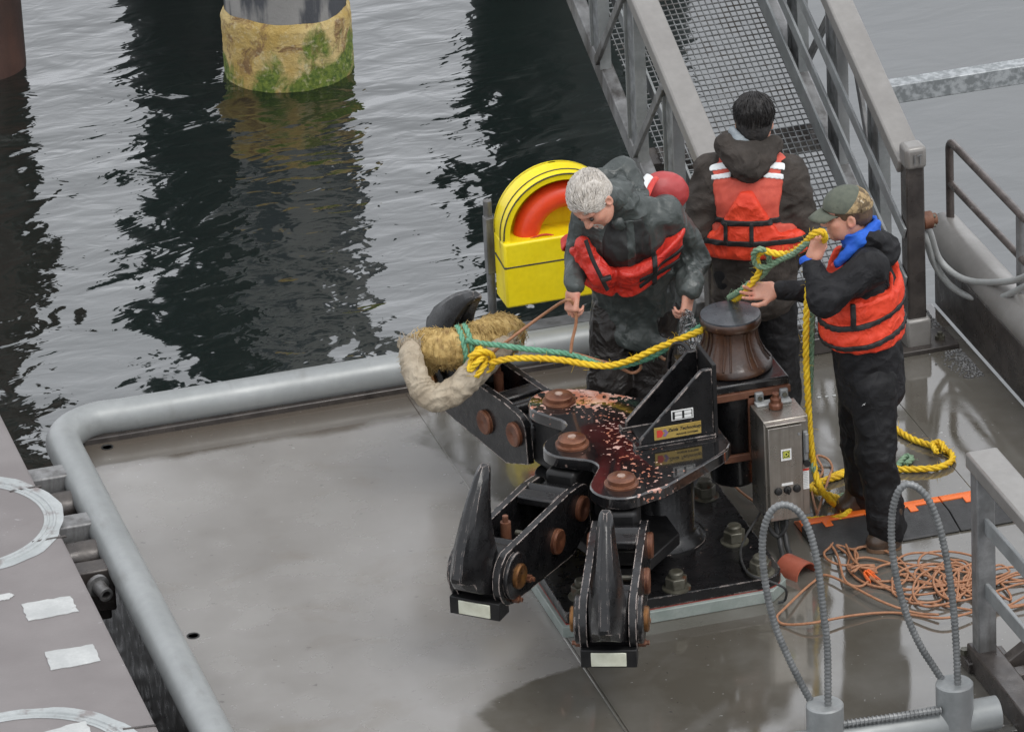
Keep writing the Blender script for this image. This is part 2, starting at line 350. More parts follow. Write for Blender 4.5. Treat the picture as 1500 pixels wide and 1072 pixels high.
def wet_deck():
    m, t, b = newmat('wet_deck_steel')
    co = N(t, 'ShaderNodeTexCoord').outputs['Object']
    sx = N(t, 'ShaderNodeSeparateXYZ'); L(t, co, sx.inputs[0])
    def mr(v, a, b_, c_, d_):
        n = N(t, 'ShaderNodeMapRange', interpolation_type='SMOOTHSTEP'); L(t, v, n.inputs[0])
        for i, x in enumerate((a, b_, c_, d_)): n.inputs[i+1].default_value = x
        return n.outputs[0]
    add = lambda *v: v[0] if len(v) == 1 else math_(t, 'ADD', v[0], add(*v[1:]))
    mul = lambda a, b_: math_(t, 'MULTIPLY', a, b_)
    n1 = noise(t, 1.6, 7, .6, co=co, dist=.4); n2 = noise(t, 5, 6, .6, co=co)
    # rain water stands on the outboard half; the back strip paints the pipe's reflection
    k = add(sx.outputs[0], mr(sx.outputs[1], -.75, -1.05, 0., .6), mul(n1, .9), mul(n2, .18))  # front bulge follows the outline of the hooks' dark reflection
    wet = mr(k, -.23, -.12, 0., 1.)
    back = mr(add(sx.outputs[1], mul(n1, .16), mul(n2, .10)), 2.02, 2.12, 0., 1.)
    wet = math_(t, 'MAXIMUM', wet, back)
    dryish = ramp(t, noise(t, 2.0, 7, .65, co=co, dist=.7), [(.50, 0.), (.60, 1.)])
    c = mixc(t, ramp(t, noise(t, 1.1, 6, co=co), [(.35, 0.), (.68, 1.)]), (.172, .162, .149), (.220, .210, .196))
    c = mixc(t, ramp(t, noise(t, 2.4, 7, .62, co=co, dist=.8, stretch=(.6, 1, 1)), [(.57, 0.), (.78, .5)]), c, (.13, .105, .075))
    wc = mixc(t, ramp(t, noise(t, 1.7, 6, co=co), [(.4, 0.), (.65, 1.)]), (.082, .074, .060), (.125, .118, .104))
    c = mixc(t, wet, c, wc)
    c = mixc(t, math_(t, 'MULTIPLY', back, .75), c, (.074, .058, .044))  # brown mixed in to stand for the dark reflection of the pipe
    c = mixc(t, ramp(t, noise(t, 32, 3, co=co), [(.70, 0.), (.73, .6)]), c, (.33, .33, .32))
    c = mixc(t, ramp(t, noise(t, 17, 4, co=co), [(.68, 0.), (.73, .6)]), c, (.06, .055, .05))
    c = mixc(t, ramp(t, noise(t, 7, 6, .7, co=co, stretch=(1, .25, 1)), [(.60, 0.), (.75, .12)]), c, (.25, .245, .235))
    L(t, c, b.inputs['Base Color'])
    rw = add(mul(dryish, .085), .03); rd = ramp(t, noise(t, 3.1, 6, co=co), [(.4, .20), (.65, .32)])
    film = N(t, 'ShaderNodeMix', data_type='FLOAT'); L(t, wet, film.inputs[0]); L(t, rd, film.inputs[2]); L(t, rw, film.inputs[3])
    L(t, film.outputs[0], b.inputs['Roughness']); b.inputs['IOR'].default_value = 1.7; b.inputs['Specular IOR Level'].default_value = .85
    h = math_(t, 'ADD', math_(t, 'MULTIPLY', noise(t, 2.0, 2, co=co), .7), math_(t, 'MULTIPLY', noise(t, 120, 2, co=co), .05))
    bump(t, b, h, .0018); return m
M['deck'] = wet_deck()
def pier_paint():
    m, t, b = newmat('brown_grey_pier_paint')
    c = mixc(t, ramp(t, noise(t, 2.5, 6), [(.35, 0.), (.7, 1.)]), (.150, .135, .132), (.188, .172, .168))
    c = mixc(t, ramp(t, noise(t, 9, 7, .7, dist=1), [(.66, 0.), (.74, .7)]), c, (.42, .42, .42))
    L(t, c, b.inputs['Base Color']); b.inputs['Roughness'].default_value = .5
    bump(t, b, noise(t, 60, 4), .0008); return m
M['pier'] = pier_paint()
M['patch'] = surf('white_paint_patch', (.36, .37, .365), (.47, .48, .47), scale=8, rough=.45, spots=((.25, .23, .22), 12, .64, .72))
M['patchgrey'] = surf('pale_grey_paint', (.30, .32, .32), (.38, .40, .40), scale=8, rough=.45, spots=((.19, .17, .165), 9, .52, .66))
# ================================================================ SETTING
WZ = -.8
def water_mat():
    m, t, b = newmat('harbour_water')
    b.inputs['Base Color'].default_value = (.002, .0065, .0052, 1); b.inputs['Roughness'].default_value = .05
    b.inputs['IOR'].default_value = 2.0; b.inputs['Specular IOR Level'].default_value = .7
    co = N(t, 'ShaderNodeTexCoord').outputs['Object']
    sx = N(t, 'ShaderNodeSeparateXYZ'); L(t, co, sx.inputs[0])
    big = noise(t, .22, 2, co=co)
    amp = ramp(t, big, [(.36, .35), (.64, 1.0)])
    calm = N(t, 'ShaderNodeMapRange'); calm.inputs[1].default_value = 1.2; calm.inputs[2].default_value = 3.2; calm.inputs[3].default_value = 1.0; calm.inputs[4].default_value = .22
    L(t, sx.outputs[0], calm.inputs[0])
    amp = math_(t, 'MULTIPLY', amp, calm.outputs[0])
    a = noise(t, 1.5, 2, .45, co=co, stretch=(1, 1.5, 1), dist=.6)
    c = noise(t, 4.6, 2, .5, co=co, stretch=(.8, 1.5, 1), dist=.8)
    d = noise(t, 13, 2, .5, co=co, stretch=(.8, 1.4, 1), dist=.5)
    h = math_(t, 'ADD', math_(t, 'MULTIPLY', a, .082), math_(t, 'ADD', math_(t, 'MULTIPLY', c, .019), math_(t, 'MULTIPLY', d, .0035)))
    bump(t, b, math_(t, 'MULTIPLY', h, amp), 1.0)
    return m
M['water'] = water_mat()
tag(MB().add([(-400, -300, WZ), (400, -300, WZ), (400, 900, WZ), (-400, 900, WZ)], [(0, 1, 2, 3)]).build('water', M['water'], smooth=0), 'dark rippling harbour water', kind='structure')
X0, X1, Y0, Y1 = -2.42, 2.05, -2.02, 2.26
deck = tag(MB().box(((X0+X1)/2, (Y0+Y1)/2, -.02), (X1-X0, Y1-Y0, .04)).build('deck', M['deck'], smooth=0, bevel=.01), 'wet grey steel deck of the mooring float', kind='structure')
tag(MB().box(((X0+X1)/2, (Y0+Y1)/2, -.64), (X1-X0-.02, Y1-Y0-.02, 1.196)).build('float_hull', M['darksteel'], smooth=0), 'dark steel hull of the mooring float', kind='structure')
b = MB(); b.tube([(-.72, Y0, .0), (-.72, Y1-.05, .0)], .006, 6); b.tube([(-.735, -.52, .004), (-.735, -2.0, .004)], .006, 6)
b.tube([(1.5, 1.6, 0), (1.5, .13, 0)], .004, 6); b.build('weld_seam', M['deck'], deck)
for (x, y) in ((157, 655), (283, 931)):
    q = P(x, y, 0); MB().lathe([(.030, -.01), (.030, .003), (.024, .003), (.022, .0)], q, n=20).build('drain_hole', M['ink'], deck)
# dark film before the hooks, shaped after their reflection, is painted in deck material
# --- pipe bulwark: one thing, a run of fat tube round the float
root = empty('pipe_bulwark', (-2.5, 0, 0), 'fat pale grey pipe running round the left and back edges of the float', 'edge pipe')
r = .087; cx, cy, cz = -2.47, 2.33, .078
pts = [(cx, -2.12, cz), (cx, 2.0, cz)] + [(cx+.26-.26*math.cos(a), 2.08+.26*math.sin(a), cz) for a in np.linspace(.12, math.pi/2-.1, 9)] + [(cx+.34, cy, cz), (.72, cy, cz)]
MB().tube(pts, r, 28).build('pipe', M['galvpipe'], root, smooth=60)
MB().box((-2.40, .0, .004), (.06, 4.2, .045)).box((-.8, 2.25, .004), (3.1, .05, .05)).build('toe_strip', M['darksteel'], root, bevel=.006)
root = empty('pipe_bulwark', (0, -2.1, 0), 'grey pipe along the near edge of the float below the wire hoops', 'edge pipe')
fy_ = P(1300, 1015, .25)[1]
MB().tube([(-2.3, fy_, .06), (.80, fy_, .06)], .075, 24).build('pipe', M['galvpipe'], root)
q0, q1 = P(1236, 1060, .15), P(1377, 1040, .15)
b = MB(); b.cyl(q0, q1, .014, n=10)
for s in np.linspace(0, 1, 24):
    c = q0+(q1-q0)*s; b.cyl(c-(q1-q0)*.008, c+(q1-q0)*.008, .0185, n=10)
b.build('ribbed_bar', M['rebar'], root)
# --- hull side under the pipe is the deck block; ladder of hinge brackets between pier and float
pier = tag(MB().box((-5.72, -1.6, .0), (6.0, 9.7, .36)).build('pier_deck', M['pier'], smooth=0, bevel=.012), 'brown grey painted steel pier deck', kind='structure')
PZ = .18
def flat(name, poly, mat, parent, z):
    v = [(x, y, z) for x, y in poly]
    return MB().prism([(x, y) for x, y in poly], h0=z-.003, h1=z).build(name, mat, parent, smooth=0)
def rough_quad(pxs, z, jit=.005):
    c = [P(x, y, PZ)[:2] for x, y in pxs]; o = []
    for i in range(len(c)):
        a, b_ = c[i], c[(i+1) % len(c)]
        for s in np.linspace(0, 1, 9)[:-1]:
            p = a+(b_-a)*s + np.random.uniform(-jit, jit, 2); o.append(tuple(p))
    return o
for pxs in ([(32, 885), (104, 873), (115, 896), (41, 910)], [(65, 956), (136, 944), (148, 968), (75, 982)], [(50, 1076), (125, 1056), (140, 1085), (60, 1100)], [(-12, 874), (14, 869), (21, 872), (12, 878), (-10, 881)]):
    flat('paint_patch', rough_quad(pxs, PZ), M['patch'], pier, PZ+.004)
def ring(cpx, r0, r1, mat, z, jit=.0, name='hatch_ring'):
    c = P(*cpx, PZ)[:2]; n = 72; b = MB(); v = []; f = []
    for i in range(n):
        a = i*2*math.pi/n; d = np.array([math.cos(a), math.sin(a)]); j = 1+jit*(.8*math.sin(3*a+cpx[0])+.6*math.sin(7*a+1)+.3*math.sin(19*a))+np.random.uniform(-jit, jit)*.12
        v += [(*(c+d*r0), z), (*(c+d*r1*j), z)]
    for i in range(n): k = (i+1) % n; f.append((2*i, 2*i+1, 2*k+1, 2*k))
    b.add(v, f); return b.build(name, mat, pier, smooth=0)
for cpx, rr in (((-70, 771), .50), ((38, 1122), .50)):
    ring(cpx, rr-.07, rr+.03, M['patchgrey'], PZ+.002, .02, 'paint_ring')
    c = P(*cpx, PZ); b = MB()
    b.tube([(c[0]+rr*.96*math.cos(a), c[1]+rr*.96*math.sin(a), PZ+.002) for a in np.linspace(0, 2*math.pi, 80)[:-1]], .008, 6, closed=True)
    b.tube([(c[0]+rr*.90*math.cos(a), c[1]+rr*.90*math.sin(a), PZ+.002) for a in np.linspace(0, 2*math.pi, 80)[:-1]], .006, 6, closed=True)
    b.build('hatch_rim', M['patchgrey'], pier)
for a, e in (((14, 720), (60, 712)), ((47, 794), (97, 785)), ((180, 1068), (228, 1062))):
    MB().bar(P(*a, PZ), P(*e, PZ), .016, .006).build('hatch_slot', M['darksteel'], pier, smooth=0)
for k, (px, py, nut) in enumerate(((98, 728, 0), (128, 800, 1))):
    g = P(px, py, .05)
    root = empty('hinge_bracket', (-2.64, g[1], .05), ('grey hinge bracket without a bolt, farther of the two between pier and float', 'grey hinge bracket with a hollow bolt, nearer of the two between pier and float')[k], 'hinge', 'hinge brackets between pier and float')
    MB().box((-2.62, g[1]+.14, .06), (.20, .13, .14)).build('top_lug', M['galvdark'], root, bevel=.01)
    MB().cyl((-2.72, g[1]-.06, .02), (-2.54, g[1]-.06, .02), .085, n=24).build('knuckle', M['darksteel'], root, bevel=.006)
    MB().box((-2.62, g[1]-.06, -.16), (.20, .18, .22)).build('web', M['darksteel'], root, bevel=.01)
    if nut:
        c = V3((-2.62, g[1]-.36, .03)); ax = unit((.25, -1, -.15))
        MB().lathe([(.055, 0), (.055, .02), (.034, .02), (.034, .1), (.022, .1), (.02, .03)], c, ax, n=18).build('bolt', M['galvdark'], root)
        MB().box((-2.62, g[1]-.28, -.02), (.18, .12, .22)).build('web', M['darksteel'], root, bevel=.01)
# --- piles
def pile(name, c, r, top, mats, label, growth=None, **kw):
    root = empty(name, (c[0], c[1], WZ), label, 'pile')
    MB().lathe([(r, WZ-3), (r, top-.02), (r-.02, top)], (c[0], c[1], 0), n=48).build('shaft', mats, root, smooth=60)
    return root
def pile_mat():
    m, t, b = newmat('grey_concrete_pile')
    c = mixc(t, ramp(t, noise(t, 2.2, 5), [(.3, 0.), (.7, 1.)]), (.20, .195, .185), (.30, .29, .275))
    c = mixc(t, ramp(t, noise(t, 3.2, 6, stretch=(1.6, 1.6, .35)), [(.50, 0.), (.58, 1.)]), c, (.055, .058, .065))
    L(t, c, b.inputs['Base Color']); b.inputs['Roughness'].default_value = .6; bump(t, b, noise(t, 50, 5), .003); return m
def growth_mat():
    m, t, b = newmat('ochre_and_green_growth')
    n = noise(t, 3.0, 6, .6, dist=.8)
    c = mixc(t, ramp(t, n, [(.38, 0.), (.62, 1.)]), (.44, .30, .085), (.62, .48, .22))
    c = mixc(t, ramp(t, noise(t, 5, 7, .7, dist=1.0), [(.52, 0.), (.62, 1.)]), c, (.22, .13, .055))
    sx = N(t, 'ShaderNodeSeparateXYZ'); L(t, N(t, 'ShaderNodeTexCoord').outputs['Object'], sx.inputs[0])
    low = N(t, 'ShaderNodeMapRange'); low.inputs[1].default_value = .03; low.inputs[2].default_value = .40; low.inputs[3].default_value = .12; low.inputs[4].default_value = -.06
    L(t, sx.outputs[2], low.inputs[0])
    g = math_(t, 'ADD', noise(t, 2.6, 7, .62, dist=.6), low.outputs[0])
    c = mixc(t, ramp(t, g, [(.54, 0.), (.63, 1.)]), c, mixc(t, ramp(t, noise(t, 34, 4), [(.35, 0.), (.65, 1.)]), (.055, .10, .012), (.17, .22, .03)))
    c = mixc(t, ramp(t, noise(t, 30, 5), [(.55, 0.), (.75, .6)]), c, (.62, .54, .36))
    L(t, c, b.inputs['Base Color']); b.inputs['Roughness'].default_value = .75
    bump(t, b, math_(t, 'ADD', noise(t, 12, 6, .7), noise(t, 60, 4, .7)), .010); return m
pc = PY(424, 108, 8.5); pc = P(424, 100, WZ); PR = .365
root = pile('mooring_pile', pc, PR, 9.5, pile_mat(), 'round grey concrete pile with yellow and green growth at the waterline')
gm = growth_mat(); b = MB(); nu, nv = 160, 60; v = []; f = []
for j in range(nv+1):
    for i in range(nu):
        a = i*2*math.pi/nu; s = j/nv
        topz = .42+.016*math.sin(a*2+.4)+.004*math.sin(7*a)
        bulge = PR + .022*min(1, (1-s)*14)*min(1, .35+s*5) + .003*math.sin(17*a+9*s)*math.sin(23*s+4*a) + np.random.uniform(0, .003)
        v.append((bulge*math.cos(a), bulge*math.sin(a), -.2+s*(topz+.2)))
for j in range(nv):
    for i in range(nu): k = (i+1) % nu; f.append((j*nu+i, j*nu+k, (j+1)*nu+k, (j+1)*nu+i))
b.add(v, f); o = b.build('growth', gm, root, smooth=180, local=True)
lp = P(-34, 96, WZ)
pile('mooring_pile', lp, .30, 15.0, surf('red_brown_pile_steel', (.045, .022, .017), (.075, .036, .026), scale=3, rough=.45, rough2=.6, bumpd=.002, streak=((.02, .014, .012), 4, .5, .7, (1, 1, .2))),
     'dark red brown steel pile at the corner of the water')
dp = surf('tarred_pile', (.012, .012, .013), (.022, .021, .02), scale=4, rough=.6)
# piles of the pier that stand beyond the picture but show as dark reflections in the water
for (px, py, rr, hh) in ((262, -52, .36, 7.5), (800, -75, .5, 8.5), (905, -150, .45, 8.5)):
    c = P(px, py, WZ); pile('pier_pile', c, rr, hh, dp, 'dark tarred pile of the pier '+('behind the grey concrete pile', 'left of the gangway', 'beneath the gangway')[int(px > 500)+int(px > 850)])['group'] = 'dark piles under the pier'
# --- galvanised strut over the water
root = empty('mooring_strut', (3.4, 3.8, .5), 'galvanised square strut over the water beside the gangway', 'strut')
a, e = P(1290, 149, .5), P(1560, 83, .5); e[1] = a[1] = (a[1]+e[1])/2
sm = surf('mottled_galvanised', (.20, .215, .22), (.40, .42, .43), scale=28, lo=.42, hi=.6, rough=.4, metal=.3, bumpd=.001)
MB().bar(a, e+(e-a)*.6, .105, .105).build('beam', sm, root, bevel=.006)
MB().cyl((e+(e-a)*.5)*[1, 1, 0]+[0, 0, -2.5], (e+(e-a)*.5)*[1, 1, 0]+[0, 0, .445], .1).build('post', sm, root)

# --- gangway
GS = .445; GA = math.atan(GS); GD = V3((0, math.cos(GA), math.sin(GA))); GN = V3((0, -math.sin(GA), math.cos(GA)))
gy0, LEN = 1.93, 8.2
root = empty('gangway', (1.3, 1.95, 0), 'steel gangway with mesh tread rising away from the float behind the men', 'gangway')
def gpt(x, y, dz=0.0): return V3((x, y, .07+GS*(y-gy0)+dz))
xl, xr = .835, 1.80; yend = 9.0; RH = .93
for x, y0 in ((xl, 2.03), (xr, 1.82)):
    a, e = gpt(x, y0+.02, RH), gpt(x, yend, RH)
    MB().bar(a, e, .135, .085, GN).build('top_rail', M['rail'], root, bevel=.012)
    sgn = 1 if x > 1.3 else -1
    MB().bar(gpt(x+.01*sgn, y0+.2, -.02), gpt(x+.01*sgn, yend, -.02), .07, .11, GN).build('lower_chord', M['galvdark'], root, bevel=.008)
    ys = np.arange(y0+.55, yend, .62)
    for k, y in enumerate(ys):
        MB().bar(gpt(x+.02*sgn, y, .036), gpt(x+.02*sgn, y, RH-.044), .15, .03, (1, 0, 0)).build('upright', M['galvmottle'], root, bevel=.004)
        for e_ in (-.081, .081): MB().bar(gpt(x+.02*sgn, y+e_, .036), gpt(x+.02*sgn, y+e_, RH-.044), .010, .06, (1, 0, 0)).build('upright_flange', M['galv'], root, bevel=.002)
        if k < len(ys)-1:
            A, B = (gpt(x+.055*sgn, y+.03, RH-.05), gpt(x+.055*sgn, y+.59, .04)) if x < 1.3 or k % 2 else (gpt(x+.055*sgn, y+.05, .04), gpt(x+.055*sgn, y+.57, RH-.05))
            MB().bar(A, B, .045, .022, (1, 0, 0)).build('brace', M['galvdark'], root, bevel=.004)
    xi = x-.057*sgn
    for dz, hh in ((.10, .11), (.36, .07), (.62, .07)):
        if x > 1.3 or dz > .2:
            MB().bar(gpt(xi, y0-.035, dz), gpt(xi, yend, dz), .014, hh, GN).build('inner_rail', M['galv'], root, bevel=.003)
    # end post
    MB().box((x, y0, .535), (.095, .095, .90)).build('end_post', M['darksteel'], root, bevel=.01)
    MB().box((x, y0-.012, 1.03), (.112, .112, .118)).build('post_cap', M['rail'], root, bevel=.022, seg=3)
    MB().box((x, y0-.003, .085), (.13, .13, .16)).build('post_foot', M['rail'], root, bevel=.015)
    bp = MB().box((x+.04*sgn, y0-.01, .012), (.30, .22, .024)).build('foot_plate', M['darksteel'], root, bevel=.004)
    MB().cyl((x+.12, y0-.03, .024), (x+.12, y0-.03, .045), .026, n=6).cyl((x+.12, y0-.03, .045), (x+.12, y0-.03, .062), .013, n=12).build('bolt', M['nut'], bp)
# raised emblem on the cap of the post beside the man
e = MB(); c = V3((xr, 1.82-.012-.0625-.002, 1.03))
for dx, dz, w, h in ((-.012, 0, .007, .05), (.012, .02, .026, .007), (.016, -.004, .007, .045)): e.box(c+[dx, 0, dz], (w, .004, h))
e.build('cast_mark', M['galvdark'], root, smooth=0)
# grating: hundreds of thin bars that nobody could pick apart
g = MB(); y_a, y_b = gy0-.02, 6.6
for x in np.arange(xl+.09, xr-.06, .0345): g.bar(gpt(x, y_a, .01), gpt(x, y_b, .01), .005, .008, GN)
for y in np.arange(y_a, y_b, .0345): g.bar(gpt(xl+.075, y, .012), gpt(xr-.05, y, .012), .005, .007, GN)
o = g.build('grating', M['galvmottle'], root, smooth=0); o['kind'] = 'stuff'
for y in np.arange(2.0, yend, 1.22):
    MB().bar(gpt(xl, y, -.065), gpt(xr, y, -.065), .12, .10, GN).build('cross_beam', M['darksteel'], root, bevel=.006)
MB().box((1.29, 1.93, .045), (.86, .09, .088)).build('sill', M['darksteel'], root, bevel=.008)

# --- steel bulwark on the far side with its rail
root = empty('bulwark', (2.1, 0, 0), 'dark steel bulwark topped by a grey pipe behind the man in the cap', 'bulwark')
MB().box((2.085, .1, .15), (.05, 4.3, .30)).build('plate', M['darksteel'], root, bevel=.006)
MB().tube([(2.17, -2.2, .31), (2.17, 2.42, .31)], .105, 28).build('top_pipe', M['rail'], root)
root = empty('handrail', (2.19, 1, .4), 'dark brown pipe handrail with two rails on the bulwark', 'handrail')
pr = .021; top, midz = .83, .60
arc = [(2.19, 2.36-.05+.05*math.cos(a), top-.05+.05*math.sin(a)) for a in np.linspace(0, math.pi/2, 7)]
MB().tube([(2.19, 2.36, .38), (2.19, 2.36, top-.08)] + arc + [(2.19, 2.2, top), (2.19, -2.2, top)], pr, 14).build('top_rail', M['brownpipe'], root)
MB().tube([(2.19, 2.34, midz), (2.19, -2.2, midz)], pr*.9, 14).build('mid_rail', M['brownpipe'], root)
for y in (1.36, .36, -.64, -1.64):
    MB().tube([(2.19, y, .38), (2.19, y, top-.01)], pr*1.1, 14).build('post', M['galvdark'], root)
# hoses looping from the gangway post to the rail
def hose(pts, name, label):
    c = [PX(x, y, X) for x, y, X in pts]
    return tag(MB().tube(spline(c, 10), .017, 12).build(name, M['hose'], smooth=60), label, 'hose', 'grey hoses beside the gangway post')
h1 = hose([(1352, 331, 1.87), (1362, 340, 1.9), (1375, 378, 1.97), (1400, 403, 2.03), (1430, 413, 2.08), (1470, 413, 2.12), (1500, 406, 2.15), (1540, 385, 2.15)], 'hose', 'upper of the two grey hoses looping from the gangway post')
h2 = hose([(1352, 336, 1.87), (1357, 352, 1.88), (1368, 385, 1.95), (1392, 418, 2.02), (1425, 436, 2.07), (1465, 436, 2.11), (1500, 420, 2.15), (1540, 400, 2.15)], 'hose', 'lower of the two grey hoses looping from the gangway post')
c = V3((1.85, 1.83, .66))
root = empty('hose_coupling', c, 'rusty hose coupling flange on the side of the gangway post', 'coupling')
MB().cyl(c, c+[.05, 0, 0], .045, n=20).cyl(c+[.05, 0, 0], c+[.075, 0, 0], .03, n=16).build('flange', M['rust'], root, bevel=.004)
for a in range(4):
    d = V3((0, math.cos(a*1.57+.7), math.sin(a*1.57+.7)))*.034; MB().cyl(c+d+[.05, 0, 0], c+d+[.062, 0, 0], .009, n=6).build('bolt', M['nut'], root)
# pile of gravelly grit behind the gangway post
b = MB(); rs = np.random.RandomState(4)
for i in range(900):
    x, y = 1.99-abs(rs.normal(0, .06)), rs.uniform(1.35, 2.2)
    if abs(x-1.84) < .16 and abs(y-1.81) < .13: continue
    b.ball((x, y, .003), rs.uniform(.003, .008), nu=5, nv=3)
tag(b.build('grit', M['galvdark']), 'scatter of grey grit along the foot of the bulwark', kind='stuff')

# --- rail frame of the nearer gangway, lower corner of the picture
gx, gy = .92, -1.52
root = empty('rail_frame', (gx, gy, 0), 'galvanised end frame of the nearer gangway beside the wire hoops', 'rail frame')
MB().box((gx, gy, .55), (.085, .085, .90)).build('end_post', M['galvdark'], root, bevel=.006)
MB().bar((gx+.01, gy+.045, 1.035), (gx+.01, gy-2.4, 1.05), .15, .075).build('top_rail', M['rail'], root, bevel=.012)
for z0 in (.74, .42): MB().bar((gx, gy-.04, z0), (gx, gy-2.4, z0+.05), .02, .075).build('inner_rail', M['galv'], root, bevel=.004)
MB().bar((gx, gy+.07, .06), (gx, gy-2.4, .04), .12, .12).build('lower_chord', M['darksteel'], root, bevel=.008)
MB().bar((gx+.05, gy-.12, .07), (gx+.95, gy-.12, .66), .07, .07, (0, 1, 0)).build('brace', M['darksteel'], root, bevel=.006)
MB().bar((gx+.03, gy-.25, .07), (gx+1.0, gy-.18, .07), .08, .09).build('cross_beam', M['darksteel'], root, bevel=.006)
MB().bar((gx+.06, gy-.75, .07), (gx+1.0, gy-.70, .07), .08, .09).build('cross_beam', M['darksteel'], root, bevel=.006)
MB().box((gx+.02, gy+.05, .03), (.2, .12, .05)).build('foot_plate', M['darksteel'], root, bevel=.006)
for dx in (-.06, .04): MB().cyl((gx+dx, gy+.09, .055), (gx+dx, gy+.09, .08), .022, n=6).build('bolt', M['nut'], root)

# --- two wire-rope hoops on stub posts
hp = ([(1213, 1034), (1212, 950), (1206, 895), (1199, 835), (1188, 785), (1172, 752), (1150, 739), (1131, 747), (1119, 775), (1117, 815), (1124, 870), (1137, 920), (1156, 965), (1176, 1005), (1191, 1032)],
      [(1403, 1004), (1401, 950), (1396, 885), (1387, 820), (1374, 765), (1357, 727), (1336, 710), (1319, 715), (1308, 745), (1306, 790), (1313, 845), (1328, 900), (1348, 945), (1367, 975), (1383, 1000)])
for k, (px, py) in enumerate(((1208, 1030), (1398, 999))):
    c = P(px, py, .25)
    root = empty('hoop_post', c*[1, 1, 0], ('tall ribbed wire hoop on a round stub post, nearer the hooks', 'tall ribbed wire hoop on a round stub post, beside the galvanised rail frame')[k], 'wire hoop', 'ribbed wire hoops on stub posts')
    MB().lathe([(.082, -.3), (.082, .243), (.076, .25)], c*[1, 1, 0], n=32).build('stub_post', M['galv'], root)
    dd = np.linspace(-.02, .05, len(hp[k])); pts = spline([PD(x, y, c, d) for (x, y), d in zip(hp[k], dd)], 8)
    pts[0][2] = .245; pts[-1][2] = .245; pts = resample(pts, .0062)
    rad = np.where(np.arange(len(pts)) % 3 == 0, .0174, .0141)
    MB().tube(pts, rad, 12).build('hoop', M['rebar'], root, smooth=180)

# --- cable ramp: black rubber strip with orange lid
root = empty('cable_ramp', (1.3, -.05, 0), 'black rubber cable ramp with an orange edge across the deck', 'cable ramp')
for k, (xa, xb) in enumerate(((.60, 1.29), (1.295, 1.985))):
    MB().prism([(-.20, .004), (-.195, .012), (-.05, .042), (.052, .042), (.052, .004)], (xa, 0, 0), ((0, 1, 0), (0, 0, 1), (1, 0, 0)), 0, xb-xa).build('ramp', M['rubber'], root, bevel=.003)
    MB().prism([(.055, .004), (.055, .047), (.10, .047), (.17, .010), (.17, .004)], (xa, 0, 0), ((0, 1, 0), (0, 0, 1), (1, 0, 0)), 0, xb-xa).build('lid', M['cableorange'], root, bevel=.003)
    for x in np.arange(xa+.12, xb, .21): MB().box((x, .03, .044), (.04, .06, .007)).build('lid_tab', M['cableorange'], root, bevel=.002)
b = MB(); c = P(1156, 832, 0); c = V3((.30, -.36, .0)); c = V3((.45, -.31, 0))
d = unit((.45, -.9, 0)); s_ = V3((-d[1], d[0], 0)); outer = [(.07*math.cos(a), .07*math.sin(a)) for a in np.linspace(0, math.pi, 14)]
poly = outer + [(.064*math.cos(a), .064*math.sin(a)) for a in np.linspace(math.pi, 0, 14)]
b.prism(poly, c, (s_, (0, 0, 1), d), -.07, .07)
tag(b.build('half_pipe', M['clay']), 'short orange half pipe lying over cables beside the base plate', 'half pipe')
# ================================================================ MOORING HOOK UNIT
M['pinpale'] = surf('pale_worn_pin', (.36, .27, .23), (.24, .15, .11), scale=40, rough=.45)
def arcp(cx, cy, r, a0, a1, n=10): return [(cx+r*math.cos(a), cy+r*math.sin(a)) for a in np.linspace(a0, a1, n)]
def text(body, mat, parent, o, ex, ey, size, shear=0.0, bold=0.0, name='lettering', align='CENTER'):
    cu = bpy.data.curves.new(name, 'FONT'); cu.body = body; cu.size = size; cu.shear = shear; cu.offset = bold
    cu.align_x = align; cu.align_y = 'CENTER'; cu.extrude = .0004
    tmp = bpy.data.objects.new('t', cu); link(tmp)
    me = bpy.data.meshes.new_from_object(tmp.evaluated_get(bpy.context.evaluated_depsgraph_get())); bpy.data.objects.remove(tmp)
    ex, ey = unit(ex), unit(ey); ez = np.cross(ex, ey)
    n = len(me.vertices); co = np.zeros(n*3); me.vertices.foreach_get('co', co); co = co.reshape(-1, 3)
    co = V3(o) + co @ np.array([ex, ey, ez]) - WLOC[parent.name]
    me.vertices.foreach_set('co', co.ravel()); me.name = name
    return finish(name, me, mat, parent, 0)

HB = (-.06, .04)      # axis of the pedestal
root = empty('hook_base', (HB[0], HB[1], 0), 'black pedestal with a lobed top plate on a bolted base plate, carrying the mooring hooks', 'hook pedestal')
bx0, bx1, by0, by1 = -.72, .33, -.53, .62; ch = .10
pad = [(bx0-.02, by0-.02), (bx1-ch+.03, by0-.02), (bx1+.02, by0+ch-.03), (bx1+.02, by1-ch), (bx1-ch, by1+.02), (bx0-.02, by1+.02)]
MB().prism(pad, h0=.0, h1=.058).build('grout_pad', M['grout'], root, bevel=.004)
pl = [(bx0, by0), (bx1-ch, by0)] + arcp(bx1-ch, by0+ch, ch, -math.pi/2, 0, 6) + [(bx1, by1-ch), (bx1-ch, by1), (bx0, by1)]
MB().prism(pl, h0=.062, h1=.118).build('base_plate', M['black'], root, bevel=.006)
MB().prism(pl, h0=.057, h1=.0625).build('primer_line', M['redline'], root)
MB().lathe([(.20, .118), (.20, .128), (.165, .16), (.152, .175), (.152, .60)], (HB[0]-.02, HB[1], 0), n=40).build('pedestal', M['black'], root, smooth=50)
MB().box((HB[0]-.2, HB[1], .38), (.3, .05, .44)).build('stiffener', M['blackmatte'], root, bevel=.004)
nuts = [(.17, -.40), (.19, .06), (.02, -.39+.02), (.20, .43), (-.60, -.41), (-.62, .5), (-.25, .5), (-.62, .05)]
for (px, py) in ((990, 862), (1075, 793), (1110, 838), (1033, 727)):
    pass
